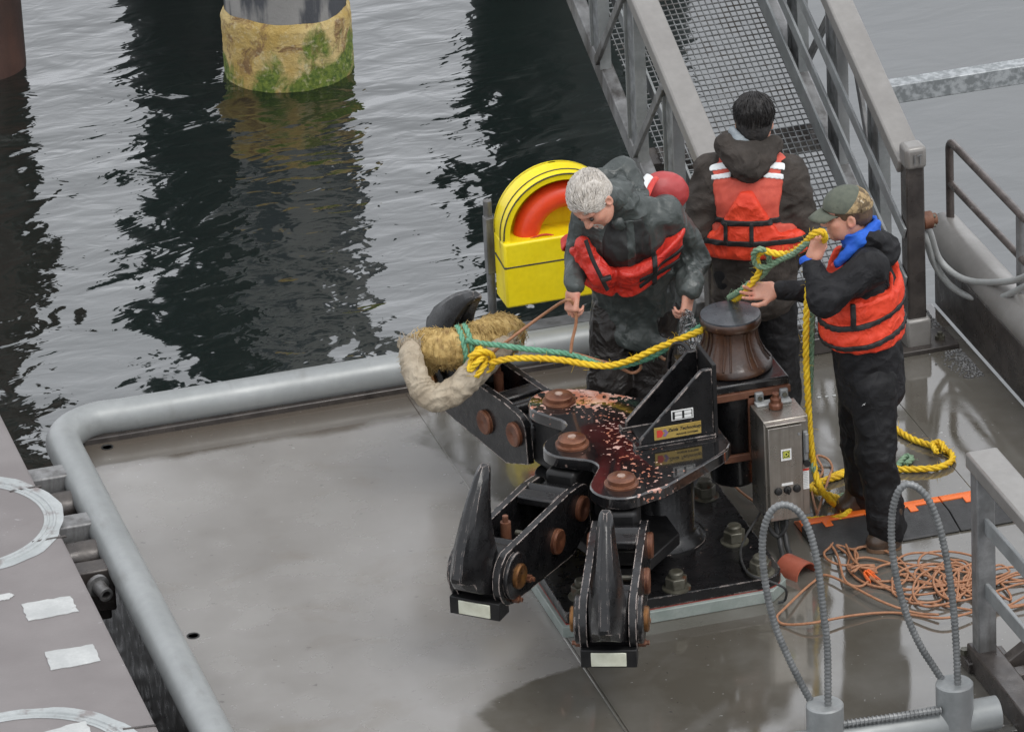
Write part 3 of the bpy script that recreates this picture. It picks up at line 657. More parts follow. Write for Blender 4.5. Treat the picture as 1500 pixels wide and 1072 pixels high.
nuts = [tuple(P(px, py, .118)[:2]) for px, py in ((991, 861), (1076, 793), (1114, 838), (1033, 727))] + [(-.60, -.40), (-.62, .5), (-.25, .52)]
for i, (x, y) in enumerate(nuts):
    n_ = MB().lathe([(.066, .118), (.066, .124), (.05, .128)], (x, y, 0), n=24).build('washer', M['nut'], root)
    MB().cyl((x, y, .127), (x, y, .178), .052, n=6, x=(math.cos(i), math.sin(i), 0)).build('nut', M['nut'], root, bevel=.004)
    MB().lathe([(.034, .17), (.034, .198), (.028, .206)], (x, y, 0), n=20).build('bolt', M['nut'], root, bevel=.003)
# lobed head plate
pins = [(-.415, .51), (-.49, .05), (-.40, -.42)]
LR = .145
def lobes():
    o = []
    o += [(.10, -.30), (-.22, -.515)]
    o += arcp(*pins[2], LR, -1.0, -3.75, 12)                          # near lobe, clockwise over its outer face
    o += arcp(-.53, -.19, .085, -.75, .9, 6)                          # waist
    o += arcp(*pins[1], LR-.01, -2.25, -3.95, 10)
    o += arcp(-.54, .285, .085, -.95, .85, 6)
    o += arcp(*pins[0], LR, -2.5, -4.75-.2, 12)
    o += [(-.26, .60), (-.06, .42), (.14, .28), (.19, .20), (.19, -.20), (.155, -.255)]
    return o
def head_mat():
    m = M['black'].copy(); m.name = 'chipped_black_head_plate'; t = m.node_tree; b = t.nodes['Principled BSDF']
    c0 = b.inputs['Base Color'].links[0].from_socket
    co = N(t, 'ShaderNodeTexCoord').outputs['Object']
    # flakes lie across the middle of the plate: a band of wear with its own shape
    sx = N(t, 'ShaderNodeSeparateXYZ'); L(t, co, sx.inputs[0])
    mr = N(t, 'ShaderNodeMapRange'); L(t, math_(t, 'ABSOLUTE', math_(t, 'ADD', sx.outputs[0], .20)), mr.inputs[0])
    mr.inputs[1].default_value = .03; mr.inputs[2].default_value = .24; mr.inputs[3].default_value = .105; mr.inputs[4].default_value = -.10
    vor = noise(t, 38, 3, .5, co=co, stretch=(1, 1, 1))
    k = math_(t, 'ADD', math_(t, 'ADD', vor, math_(t, 'MULTIPLY', noise(t, 5, 3, co=co), .18)), mr.outputs[0])
    c1 = mixc(t, ramp(t, noise(t, 7, 4, co=co), [(.40, 0.), (.60, .35)]), c0, mixc(t, ramp(t, mr.outputs[0], [(.0, 0.), (.08, 1.)]), (.008, .007, .007), (.022, .009, .008)))
    pk = mixc(t, ramp(t, noise(t, 11, 3, co=co), [(.4, 0.), (.6, 1.)]), (.52, .34, .29), (.40, .15, .09))
    far = N(t, 'ShaderNodeMapRange'); far.inputs[1].default_value = .30; far.inputs[2].default_value = .42; far.inputs[3].default_value = -.1; far.inputs[4].default_value = .09
    L(t, sx.outputs[1], far.inputs[0])
    k = math_(t, 'ADD', k, far.outputs[0])
    L(t, mixc(t, ramp(t, k, [(.672, 0.), (.69, 1.)]), c1, pk), b.inputs['Base Color'])
    b.inputs['Roughness'].default_value = .12
    for l in list(b.inputs['Roughness'].links): t.links.remove(l)
    b.inputs['Coat Weight'].default_value = 1; b.inputs['Coat Roughness'].default_value = .06; b.inputs['Coat IOR'].default_value = 1.6
    nb = b.inputs['Normal'].links[0].from_node; nb.inputs['Distance'].default_value = .0004
    return m
M['head'] = head_mat()
MB().prism(lobes(), h0=.598, h1=.658).build('head_plate', M['head'], root, bevel=.007)
lo = [(-.10, -.30)] + arcp(*pins[2], .13, -1.0, -3.75, 12) + arcp(*pins[1], .13, -2.25, -3.95, 10) + arcp(*pins[0], .13, -2.5, -4.95, 12) + [(-.10, .36)]
MB().prism(lo, h0=.24, h1=.30).build('lower_plate', M['blackmatte'], root, bevel=.006)
for i, (x, y) in enumerate(pins):
    pn = MB().lathe([(.078, .656), (.078, .668), (.064, .672), (.064, .692), (.058, .697), (.022, .697), (.020, .700)], (x, y, 0), n=36).build('pivot_pin', M['copper'], root, smooth=40)
    MB().lathe([(.02, .696), (.018, .7035), (.006, .7045)], (x, y, 0), n=16).build('pin_centre', M['pinpale'], pn)
    MB().cyl((x, y, .20), (x, y, .60), .06).build('pivot_shaft', M['blackmatte'], root)
# gusset box on the head plate
gx0, gx1 = -.215, .12
prof = [(gx0, .665), (gx0, .70), (gx1-.03, 1.00), (gx1+.02, 1.00), (gx1+.02, .665)]
for (y, nm) in ((-.10, 'near'), (.115, 'far')):
    MB().prism([(a, b_) for a, b_ in prof], (0, y, 0), ((1, 0, 0), (0, 0, 1), (0, -1, 0)), -.011, .011).build('gusset_side', M['black'], root, bevel=.004)
    MB().box(((gx0+gx1)/2, y, .668), (gx1-gx0+.05, .05, .02)).build('gusset_foot', M['black'], root, bevel=.003)
MB().box((gx1+.03, .008, .84), (.02, .24, .36)).build('gusset_back', M['blackmatte'], root, bevel=.003)
MB().box((gx0+.13, .008, .668), (.22, .19, .012)).build('gusset_floor', M['blackmatte'], root)
# name plates on the near gusset side
gy = -.1125
def plate(name, cx, cz, w, h, rot, mat, th=.003, yy=gy):
    ex = V3((math.cos(rot), 0, math.sin(rot))); ez = V3((-math.sin(rot), 0, math.cos(rot)))
    return MB().box((cx, yy-th/2, cz), (w, h, th), (ex, ez, (0, -1, 0))).build(name, mat, root, bevel=.001), ex, ez
sp, ex, ez = plate('name_plate', -.035, .722, .225, .062, .0, M['goldplate'])
o = V3((-.035, gy-.0036, .722))
text('Zalda Technology', M['ink'], sp, o+ex*.032+ez*.009, ex, ez, .0222, .3, .0005)
text('MARINE SYSTEMS', M['ink'], sp, o+ex*.045-ez*.017, ex, ez, .0135, .0, .0003)
MB().prism([(-.100, -.018), (-.078, -.018), (-.069, 0), (-.078, .018), (-.100, .018)], o, (ex, ez, (0, -1, 0)), 0, .0008).build('logo', M['redink'], sp, smooth=0)
MB().prism([(-.072, -.012), (-.060, 0), (-.072, .012), (-.060, .020), (-.045, 0), (-.060, -.02)], o, (ex, ez, (0, -1, 0)), 0, .0007).build('logo', M['purple'], sp, smooth=0)
dp_, ex, ez = plate('data_plate', -.01, .80, .105, .05, .0, M['white'])
o = V3((-.01, gy-.0032, .80))
MB().box(o, (.095, .040, .001), (ex, ez, (0, -1, 0))).build('black_field', M['ink'], dp_, smooth=0)
for dx in (-.019, .026):
    for dz in (-.0095, .0095): MB().box(o+ex*dx+ez*dz+V3((0, -.0008, 0)), (.034, .0155, .001), (ex, ez, (0, -1, 0))).build('white_field', M['white'], dp_, smooth=0)
# ------------------------------------------------ the hooks
def hook(label, pin, u, lean=0.0):
    rz = math.atan2(u[1], u[0])
    root = empty('mooring_hook', (pin[0], pin[1], 0), label, 'mooring hook', 'quick release mooring hooks on the pedestal', rz)
    HW = .108
    # toggle block between the head plates
    MB().box((.02, 0, .45), (.26, .15, .27)).build('toggle', M['blackmatte'], root, bevel=.02, local=True)
    MB().box((.17, 0, .475), (.14, 2*HW-.02, .10)).build('toggle_arm', M['black'], root, bevel=.02, local=True)
    # side plates: (s, z) outline
    out = [(.10, .33), (.30, .26), (.88, .315)] + arcp(.925, .46, .14, -1.5, .75, 9) + [(.97, .585), (.30, .575), (.18, .56)] + arcp(.19, .47, .09, 1.3, 2.6, 5)
    for sgn in (-1, 1):
        y0 = sgn*HW
        sp = MB().prism(out, (0, y0, 0), ((1, 0, 0), (0, 0, 1), (0, -1, 0)), -.017, .017).build('side_plate', M['black'], root, bevel=.006, local=True)
        yo = y0+sgn*.017
        for (s, z, rr, mt) in ((.20, .45, .060, 'copper'), (.47, .41, .060, 'copper'), (.925, .46, .058, 'bronze')):
            if s > .8: MB().lathe([(.108, 0), (.108, .022), (.096, .028)], (s, yo, z), (0, sgn, 0), n=36).build('bearing_ring', M['black'], root, bevel=.003, local=True)
            yy = yo+sgn*(.026 if s > .8 else 0)
            MB().lathe([(rr, 0), (rr, .016), (rr-.006, .022), (.014, .022), (.008, .018)], (s, yy, z), (0, sgn, 0), n=32).build('side_pin', M[mt], root, smooth=40, local=True)
        for (s, z) in ((.80, .385), (.93, .345)):
            MB().cyl((s, yo, z), (s, yo+sgn*.03, z), .018, n=6).cyl((s, yo, z), (s, yo+sgn*.045, z), .011, n=10).build('side_bolt', M['copper'], root, local=True)
    # cross bars and works between the plates
    MB().box((.37, 0, .555), (.09, 2*HW-.03, .04)).build('cross_bar', M['black'], root, bevel=.008, local=True)
    MB().cyl((.27, -HW+.01, .54), (.27, HW-.01, .54), .035, n=20).build('roller', M['black'], root, local=True)
    MB().box((.60, 0, .33), (.55, 2*HW-.03, .03)).build('floor_bar', M['blackmatte'], root, bevel=.004, local=True)
    MB().box((.76, .0, .47), (.12, 2*HW-.035, .06), ((.85, 0, -.52), (0, 1, 0), (.52, 0, .85))).build('latch', M['black'], root, bevel=.008, local=True)
    MB().cyl((.63, -.045, .40), (.63, -.045, .555), .024, n=12).cyl((.63, -.045, .555), (.63, -.045, .585), .014, n=8).build('release_screw', M['rust'], root, local=True)
    MB().cyl((.56, HW-.02, .47), (.56, -.03, .47), .014, n=10).build('release_rod', M['nut'], root, local=True)
    # the claw: sections from heel to tip
    st = [  # s centre, z, half length in s, half width
        (1.03, .384, .155, .090), (1.04, .41, .168, .091), (1.055, .46, .178, .091), (1.07, .53, .165, .087), (1.078, .59, .142, .080),
        (1.074, .66, .122, .074), (1.050, .73, .100, .064), (1.020, .80, .082, .054), (.985, .865, .066, .045), (.948, .92, .049, .037), (.918, .955, .035, .030), (.903, .972, .022, .021)]
    b = MB(); n = 14; v = []
    sec = [(-1, -.66), (-1, .66), (-.82, .93), (-.2, 1), (.66, .66), (1, .26), (1, -.26), (.66, -.66), (-.2, -1), (-.82, -.93)]
    m = len(sec)
    for (s, z, hl, hw) in st: v += [(s+a*hl, w_*hw, z) for a, w_ in sec]
    f = [(k*m+i, k*m+(i+1) % m, (k+1)*m+(i+1) % m, (k+1)*m+i) for k in range(len(st)-1) for i in range(m)]
    f = [q[::-1] for q in f] + [tuple(range(m)), tuple(range((len(st)-1)*m, len(st)*m))[::-1]]
    v = [(x, y, z+.66*max(0., x-1.03)*max(0., 1-max(0., z-.384)/.19)) for x, y, z in v]
    cl, sl = math.cos(lean), math.sin(lean); v = [(.90+(x-.90)*cl-(z-.43)*sl, y, .43+(x-.90)*sl+(z-.43)*cl) for x, y, z in v]
    b.add(v, f); o = b.build('claw', M['black'], root, smooth=24, bevel=.006, local=True)
    MB().cyl((.92, -HW+.02, .46), (.92, HW-.02, .46), .125, n=36).build('claw_hub', M['blackmatte'], root, bevel=.006, local=True)
    MB().box((1.02, 0, .338), (.10, 2*HW+.03, .085)).build('nose_block', M['blackmatte'], root, bevel=.004, local=True)
    MB().box((1.067, 0, .336), (.016, .155, .066)).build('nose_pad', M['offwhite'], root, bevel=.003, local=True)
    return root
hook('nearest of the three mooring hooks, pointing straight at the viewer over the bare deck', pins[2], (-.356, -.934))
hook('middle of the three mooring hooks, pointing away from the people towards the pier', pins[1], (-.663, -.749))
hook('mooring hook at the back, its horn wrapped in canvas and straw padding', pins[0], (-.26, .966), .34)

# ------------------------------------------------ capstan
CC = V3((.37, .32, 0))
root = empty('capstan', CC, 'rust brown waisted capstan drum on a black bracket beside the pedestal', 'capstan')
prof = [(.175, .795), (.188, .80), (.190, .82), (.176, .835), (.150, .87), (.128, .92), (.118, .965), (.120, .995), (.136, 1.005), (.142, 1.015), (.142, 1.045), (.134, 1.055), (.120, 1.056)]
dm = surf('rust_brown_wet_drum', (.026, .012, .007), (.075, .030, .013), scale=6, rough=.28, rough2=.5, bumpd=.002, coat=.35, streak=((.012, .009, .008), 4, .45, .62, (1, 1, .35)), spots=((.22, .12, .06), 28, .66, .74))
dr = MB().lathe(prof, CC, n=56).build('drum', dm, root, smooth=50)
for k in range(8):
    a = k*math.pi/4+.35; d = V3((math.cos(a), math.sin(a), 0)); tq = V3((-d[1], d[0], 0))
    for sg in (-1, 1):
        MB().tube([CC+d*(r_+.001)+tq*sg*.012*(r_/.12)+V3((0, 0, z)) for r_, z in prof[3:8]], .0055, 8).build('whelp_rib', dm, dr)
MB().lathe([(.140, 1.045), (.139, 1.056), (.09, 1.062), (.001, 1.064)], CC, n=48).build('drum_cap', surf('wet_grey_black_cap', (.03, .034, .04), (.06, .066, .075), scale=14, rough=.25, rough2=.5, bumpd=.0015, bscale=140, coat=.4), root, smooth=50)
MB().box((CC[0], CC[1], .77), (.42, .42, .045)).build('top_plate', M['black'], root, bevel=.01)
MB().box((CC[0]-.17, CC[1]-.02, .655), (.05, .36, .2)).box((CC[0]+.1, CC[1]+.13, .66), (.2, .1, .19)).build('bracket', M['blackmatte'], root, bevel=.006)
MB().box((CC[0]-.225, CC[1]-.12, .69), (.10, .34, .36)).build('bracket_box', M['black'], root, bevel=.008)
for z in (.56, .64, .72, .80):
    MB().cyl((CC[0]-.19, CC[1]-.29, z), (CC[0]-.19, CC[1]-.305, z), .012, n=6).build('bolt', M['patch'], root)
MB().lathe([(.105, .26), (.115, .275), (.115, .58), (.125, .60), (.125, .745)], CC-[.03, .09, 0], n=36).build('motor', M['black'], root, smooth=50)
rb = M['rust']
for (a, e) in (((-.16, -.215, .735), (.21, -.215, .735)), ((.02, -.215, .735), (.02, -.215, .42)), ((-.12, -.215, .42), (.16, -.215, .42)), ((.21, -.215, .735), (.21, .1, .735))):
    MB().bar(CC+V3(a), CC+V3(e), .035, .02, (0, 1, 0)).build('rusty_frame', rb, root, bevel=.003)
# hand bail
MB().tube(spline([PD(1012, 560, CC, -.16), PD(1013, 525, CC, -.16), PD(1006, 508, CC, -.12), PD(993, 503, CC, -.08), PD(983, 512, CC, -.02), PD(979, 540, CC, 0)], 8), .012, 12).build('bail', M['black'], root)

# ------------------------------------------------ electrical box
B0 = V3((.375, -.115, .185)); bw, bd, bh = .215, .20, .505
bc = B0+[bw/2, bd/2, bh/2]
root = empty('control_box', (bc[0], bc[1], B0[2]), 'stainless steel electrical control box hung on the rusty capstan frame', 'control box')
MB().box(bc, (bw, bd, bh)).build('case', M['inox'], root, bevel=.004)
MB().box((bc[0]-.012, B0[1]-.012, bc[2]-.012), (bw-.05, .022, bh-.03)).build('door', M['inox'], root, bevel=.004)
MB().box((bc[0]-.010, B0[1]-.018, B0[2]+bh-.008), (bw-.02, .04, .006)).build('drip_lip', M['inox'], root, bevel=.002)
MB().box((bc[0], B0[1]+bd-.02, B0[2]+bh+.006), (.17, .05, .012)).build('hanger', M['patch'], root, bevel=.004)
for dx in (-.06, .06):
    c = V3((bc[0]+dx, B0[1]+bd+.005, B0[2]+bh+.03)); h_ = MB().box(c, (.04, .03, .05)).build('clip', M['galv'], root, bevel=.006)
    MB().cyl(c+[0, -.016, 0], c+[0, -.024, 0], .011, n=12).build('bolt', M['nut'], h_)
MB().lathe([(.032, 0), (.034, .02), (.026, .03), (.026, .05), (.016, .055), (.016, .075)], (bc[0]-.005, B0[1]+bd*.62, B0[2]+bh+.002), n=20).build('breather', M['copper'], root, bevel=.002)
fy = B0[1]-.0235
lb = MB().box((bc[0]-.01, fy-.001, B0[2]+.335), (.05, .002, .056)).build('emblem_label', M['white'], root, smooth=0)
MB().box((bc[0]-.01, fy-.0025, B0[2]+.337), (.036, .001, .038)).build('emblem_field', M['ink'], lb, smooth=0)
for dx, dz, w, h in ((-.014, 0, .003, .032), (.014, 0, .003, .032), (0, .0155, .031, .003), (0, -.0155, .031, .003)):
    MB().box((bc[0]-.01+dx, fy-.0035, B0[2]+.337+dz), (w, .001, h)).build('emblem_frame', M['lime'], lb, smooth=0)
text('D', M['lime'], lb, (bc[0]-.01, fy-.0033, B0[2]+.337), (1, 0, 0), (0, 0, 1), .028, 0, .001)
MB().box((bc[0]-.008, fy-.001, B0[2]+.185), (.055, .002, .012)).build('switch_label', M['white'], root, smooth=0)
for dx in (-.045, 0, .045):
    k_ = MB().lathe([(.019, 0), (.019, .004), (.016, .012), (.012, .014)], (bc[0]-.008+dx, fy, B0[2]+.155), (0, -1, 0), n=20).build('push_button', M['ink'], root)
    if dx == 0: MB().box((bc[0]-.008, fy-.018, B0[2]+.155), (.008, .014, .03)).build('knob', M['ink'], k_, bevel=.002)
MB().box((bc[0]+.088, B0[1]-.012, B0[2]+.36), (.022, .02, .15)).cyl((bc[0]+.088, B0[1]-.03, B0[2]+.33), (bc[0]+.088, B0[1]-.03, B0[2]+.43), .010, n=12).build('isolator_handle', M['galv'], root, bevel=.005)
MB().cyl((bc[0]+.088, B0[1]-.01, B0[2]+.275), (bc[0]+.088, B0[1]-.035, B0[2]+.275), .016, n=16).build('isolator_lock', M['ink'], root)
wl = MB().box((bc[0]+.09, B0[1]-.0012, B0[2]+.185), (.03, .002, .105)).build('warning_label', M['white'], root, smooth=0)
MB().box((bc[0]+.09, B0[1]-.0028, B0[2]+.232), (.03, .001, .011)).build('label_header', M['redink'], wl, smooth=0)
b = MB()
for k in range(10): b.box((bc[0]+.089, B0[1]-.0028, B0[2]+.219-.0085*k), (.022 if k % 3 else .017, .0008, .002))
b.build('label_text', M['patchgrey'], wl, smooth=0)
for dx, dz in ((-.085, .03), (.055, .03), (.055, .43)):
    MB().cyl((bc[0]+dx, fy, B0[2]+dz), (bc[0]+dx, fy-.003, B0[2]+dz), .007, n=12).build('screw', M['galv'], root)
for dx, l in ((-.045, .24), (-.015, .30)):
    c = V3((bc[0]+dx, B0[1]+.04, B0[2]))
    MB().tube(spline([c, c+[0, 0, -.06], c+[.0, -.05, -.13], c+[-.04, -.14, -.172], c+[-l, -.12, -.172]], 8), .013, 10).build('conduit', M['rubber'], root)
cb = MB().tube(spline([PD(1120, 752, bc, -.1), PD(1128, 775, bc, -.1), PD(1140, 785, bc, -.1), PD(1152, 770, bc, -.1), PD(1150, 752, bc, -.08)], 8), .010, 10).build('cable', M['rubber'], root)
# thin cable tangled over the base plate nuts
tag(MB().tube(spline([P(1114, 765, .13)+[0, 0, .05], P(1090, 790, .13), P(1085, 815, .13), P(1097, 840, .14), P(1125, 850, .13), P(1150, 862, .09), P(1150, 878, .02), P(1140, 882, .01)], 8), .006, 8).build('black_cable', M['rubber']), 'thin black cable lying over the corner of the base plate', 'cable')
# ------------------------------------------------ life ring cabinet
LY = 2.42
A = PY(742, 450, LY); Bq = PY(738, 392, LY); T_ = PY(835, 252, LY); zb = A[2]; xl_ = A[0]; rad = .31; xc = xl_+rad; zt = T_[2]; zs = zt-rad
root = empty('life_ring_cabinet', (xc, LY, zb), 'bright yellow life ring cabinet on posts beyond the back pipe', 'life ring cabinet')
dep = .17
def arch(r, zlow): return [(xc-r, zlow)] + [(xc+r*math.cos(a), zs+r*math.sin(a)) for a in np.linspace(math.pi, 0, 28)] + [(xc+r, zlow)]
AX = ((1, 0, 0), (0, 0, 1), (0, -1, 0))
MB().prism(arch(rad, zb+.02), (0, LY+dep, 0), AX, 0, .03).build('back_panel', M['yellow'], root, bevel=.008)
# hollow hood: outer arch minus inner arch
ri = rad-.035; oa = arch(rad, zs-.06); ia = arch(ri, zs-.06)
b = MB(); n = len(oa); v = []
for y in (LY+dep-.001, LY): v += [(x, y, z) for x, z in oa] + [(x, y, z) for x, z in ia]
f = []
for i in range(n-1):
    f += [(i, i+1, 2*n+i+1, 2*n+i), (n+i+1, n+i, 3*n+i, 3*n+i+1), (2*n+i, 2*n+i+1, 3*n+i+1, 3*n+i)]
b.add(v, f); b.build('hood', M['yellow'], root, smooth=40)
zp = PY(740, 356, LY)[2]
pk = MB().prism([(xc-rad-.004, zb), (xc+rad+.004, zb), (xc+rad+.004, zp), (xc-rad-.004, zp)], (0, LY+dep-.004, 0), AX, 0, dep+.02).build('pocket', M['yellow'], root, bevel=.012)
# ring inside
b = MB(); rc = V3((PY(836, 348, LY)[0], LY+.085, PY(836, 348, LY)[2])); R0, r0 = .205, .066
b.tube([rc+[R0*math.cos(a), 0, R0*math.sin(a)] for a in np.linspace(0, 2*math.pi, 64)[:-1]], r0, 20, closed=True)
life = empty('life_ring', rc, 'orange life ring standing inside the yellow cabinet', 'life ring')
b.build('ring', M['orange'], life, smooth=180)
MB().tube(spline([rc+[-.22, -.075, .02], rc+[-.12, -.08, .035], rc+[0, -.085, -.02], rc+[.14, -.085, -.045]], 8), .005, 8).build('grab_line', M['redink'], life)
MB().rope(spline([rc+[-.2, -.07, -.055], rc+[-.1, -.08, -.03], rc+[.03, -.085, -.01], rc+[.15, -.08, -.03]], 8), .009).build('throw_line', M['reflect'], life)
# black edge trim
tr = MB().tube([(x, LY-.002, z) for x, z in arch(rad-.004, zp+.01)], .0038, 8)
tr.tube([(x, LY+.05, z) for x, z in arch(rad+.001, zs-.06)], .004, 8)
zt_ = PY(740, 391, LY)[2]
tr.tube([(xc-rad-.006, LY+dep*.8, zt_+.02), (xc-rad-.007, LY-.022, zt_), (xc+rad+.007, LY-.022, zt_), (xc+rad+.007, LY+dep*.8, zt_)], .005, 8)
tr.build('black_trim', M['rubber'], root)
for sx_ in (-1, 1):
    px_ = xc+sx_*(rad+.005)-.02*sx_
    MB().tube([(px_-.03*(sx_ < 0), LY+.215, -.05), (px_-.03*(sx_ < 0), LY+.215, zs+.11), (px_-.03*(sx_ < 0), LY+.215, zs+.13)], .022, 14).build('post', M['galvdark'], root)
    MB().box((px_-.03*(sx_ < 0), LY+.20, zs-.1), (.05, .06, .3)).build('post_strap', M['galvdark'], root, bevel=.004)
MB().box((xc, LY+.215, .0), (.8, .12, .12)).build('foot_beam', M['galvdark'], root, bevel=.006)
# ================================================================ SOFT SHAPES: distance fields turned into one skin (surface nets)
def smin(a, b, k):
    h = np.clip(.5+.5*(b-a)/k, 0, 1); return b*(1-h)+a*h - k*h*(1-h)
def smax(a, b, k): return -smin(-a, -b, k)
def cone(p, a, b, ra, rb):
    a, b = V3(a), V3(b); ab = b-a; t = np.clip((p-a) @ ab/max(ab @ ab, 1e-9), 0, 1)
    return np.linalg.norm(p-a-t[:, None]*ab, axis=1) - (ra+(rb-ra)*t)
def fcone(p, a, b, ra, rb, wide, k):
    """round cone widened by factor k along the direction wide"""
    w = unit(wide); a, b = V3(a), V3(b); q = p - (p-a) @ w[:, None].repeat(1, 1) * 0 if False else p
    s = ((q-a) @ w)[:, None]*w*(1-1/k); q = q-s; bb = b - ((b-a) @ w)*w*(1-1/k)
    return cone(q, a, bb, ra, rb)
def ell(p, c, r, ax=None):
    q = p-V3(c)
    if ax is not None: q = q @ np.array(ax, float).T
    r = V3(r); k0 = np.linalg.norm(q/r, axis=1); k1 = np.linalg.norm(q/(r*r), axis=1)
    return k0*(k0-1)/np.maximum(k1, 1e-9)
def rbox(p, c, h, rad, ax=None):
    q = p-V3(c)
    if ax is not None: q = q @ np.array(ax, float).T
    q = np.abs(q)-(V3(h)-rad); return np.linalg.norm(np.maximum(q, 0), axis=1)+np.minimum(q.max(1), 0)-rad
_rs = np.random.RandomState(3)
_K = _rs.normal(size=(40, 3)); _K /= np.linalg.norm(_K, axis=1)[:, None]; _PH = _rs.uniform(0, 6.28, 40)
def wob(p, f, n=7, seed=0, st=(1, 1, 1)):
    """cheap smooth noise in about -1..1"""
    q = p*V3(st)*f; w = np.zeros(len(p))
    q = q + .6*np.sin(q[:, [1, 2, 0]]*.7+seed)
    for i in range(n): w += np.sin(q @ _K[(i+seed) % 40]*(1+.23*i)+_PH[(i*3+seed) % 40])
    return w/n*1.5
def fold(p, f, seed=0, st=(1, 1, 1)):
    w = wob(p, f, 5, seed, st); return 1-2*np.abs(w)
E12 = [(a, b) for a in range(8) for b in range(8) if a < b and bin(a ^ b).count('1') == 1]
def mesh_field(fn, lo, hi, h, B=8):
    lo, hi = V3(lo), V3(hi); nc = np.maximum(1, np.ceil((hi-lo)/h/B).astype(int)); n = nc*B+1
    g = np.stack(np.meshgrid(*[np.arange(c) for c in nc], indexing='ij'), -1).reshape(-1, 3)
    d0 = fn(lo+(g+.5)*B*h)
    D = np.repeat(np.repeat(np.repeat(np.where(d0.reshape(nc) < 0, -1., 1.).astype(np.float32), B, 0), B, 1), B, 2)
    D = np.pad(D, ((0, 1),)*3, mode='edge')
    act = g[np.abs(d0) < h*B*.87*1.9+.012]
    off = np.stack(np.meshgrid(*[np.arange(B+1)]*3, indexing='ij'), -1).reshape(-1, 3)
    for s in range(0, len(act), 400):
        idx = (act[s:s+400, None, :]*B+off[None]).reshape(-1, 3)
        D[idx[:, 0], idx[:, 1], idx[:, 2]] = fn(lo+idx*h)
    D[0] = D[-1] = 1; D[:, 0] = D[:, -1] = 1; D[:, :, 0] = D[:, :, -1] = 1
    s = D < 0; cn = [s[i:n[0]-1+i, j:n[1]-1+j, k:n[2]-1+k] for i in (0, 1) for j in (0, 1) for k in (0, 1)]
    cnt = sum(c.astype(np.int8) for c in cn); ac = np.argwhere((cnt > 0) & (cnt < 8))
    ids = -np.ones(n-1, int); ids[ac[:, 0], ac[:, 1], ac[:, 2]] = np.arange(len(ac))
    cr = np.array([[i, j, k] for i in (0, 1) for j in (0, 1) for k in (0, 1)])
    dv = np.stack([D[ac[:, 0]+c[0], ac[:, 1]+c[1], ac[:, 2]+c[2]] for c in cr], 1)
    acc = np.zeros((len(ac), 3)); m = np.zeros(len(ac))
    for a, b in E12:
        x = (dv[:, a] < 0) != (dv[:, b] < 0); t = np.where(x, dv[:, a]/np.where(x, dv[:, a]-dv[:, b], 1), 0)
        acc += np.where(x[:, None], cr[a]+t[:, None]*(cr[b]-cr[a]), 0); m += x
    V = lo+(ac+acc/m[:, None])*h; F = []
    for ax in range(3):
        u, v = [(1, 2), (2, 0), (0, 1)][ax]
        sl = [slice(0, None)]*3; A = s.take(range(0, n[ax]-1), ax); Bq = s.take(range(1, n[ax]), ax)
        e = np.argwhere(A != Bq); e = e[(e[:, u] > 0) & (e[:, v] > 0) & (e[:, u] < n[u]-1) & (e[:, v] < n[v]-1)]
        eu = np.zeros(3, int); eu[u] = 1; ev = np.zeros(3, int); ev[v] = 1
        q = [e-eu-ev, e-ev, e, e-eu]; q = np.stack([ids[x[:, 0], x[:, 1], x[:, 2]] for x in q], 1)
        ins = A[e[:, 0], e[:, 1], e[:, 2]]; q[~ins] = q[~ins][:, ::-1]; F.append(q)
    return V, np.vstack(F)
def soft(name, fn, lo, hi, h, mat, parent, smooth=180):
    V, F = mesh_field(fn, lo, hi, h)
    return raw(name, V, F, mat, parent, smooth)
def raw(name, V, F, mat, parent, smooth=180):
    me = bpy.data.meshes.new(name); V = V-(WLOC[parent.name] if parent is not None else 0)
    me.vertices.add(len(V)); me.vertices.foreach_set('co', V.ravel().astype(np.float32))
    me.loops.add(F.size); me.loops.foreach_set('vertex_index', F.ravel().astype(np.int32))
    me.polygons.add(len(F)); me.polygons.foreach_set('loop_start', np.arange(0, F.size, F.shape[1]).astype(np.int32))
    me.update(calc_edges=True); me.validate()
    return finish(name, me, mat, parent, smooth)
def bounds(pts, pad):
    p = np.array(pts, float); return p.min(0)-pad, p.max(0)+pad

# ---- head in its own axes: x to its left, y forward, z up; metres
def head_field(q):
    ax = np.abs(q[:, 0]); s = q.copy(); s[:, 0] = ax
    d = ell(q, (0, -.018, .038), (.074, .094, .080))
    d = smin(d, ell(q, (0, .018, -.028), (.064, .070, .088)), .03)
    d = smin(d, ell(s, (.045, .028, -.058), (.022, .045, .040)), .03)             # jaw corner
    d = smin(d, ell(q, (0, .058, -.096), (.026, .024, .020)), .025)               # chin
    d = smin(d, ell(s, (.042, .055, -.022), (.022, .022, .018)), .02)             # cheek bone
    d = smin(d, cone(s, (.0, .080, .022), (.040, .066, .024), .012, .010), .014)  # brow
    d = smax(d, -ell(s, (.030, .092, .001), (.017, .016, .011)), .012)            # eye socket
    d = smin(d, cone(q, (0, .083, .008), (0, .103, -.030), .008, .0125), .010)    # nose
    d = smin(d, ell(s, (.011, .092, -.034), (.009, .011, .008)), .006)
    d = smin(d, cone(s, (0, .084, -.060), (.016, .078, -.060), .007, .004), .006) # lips
    d = smin(d, cone(s, (0, .083, -.071), (.014, .078, -.070), .0075, .004), .006)
    d = smax(d, -cone(s, (0, .095, -.0655), (.020, .082, -.0645), .0022, .0015), .003)
    d = smin(d, smax(ell(s, (.077, -.012, -.012), (.011, .020, .033)), -ell(s, (.086, -.006, -.008), (.007, .011, .018)), .004), .006)  # ear
    return d
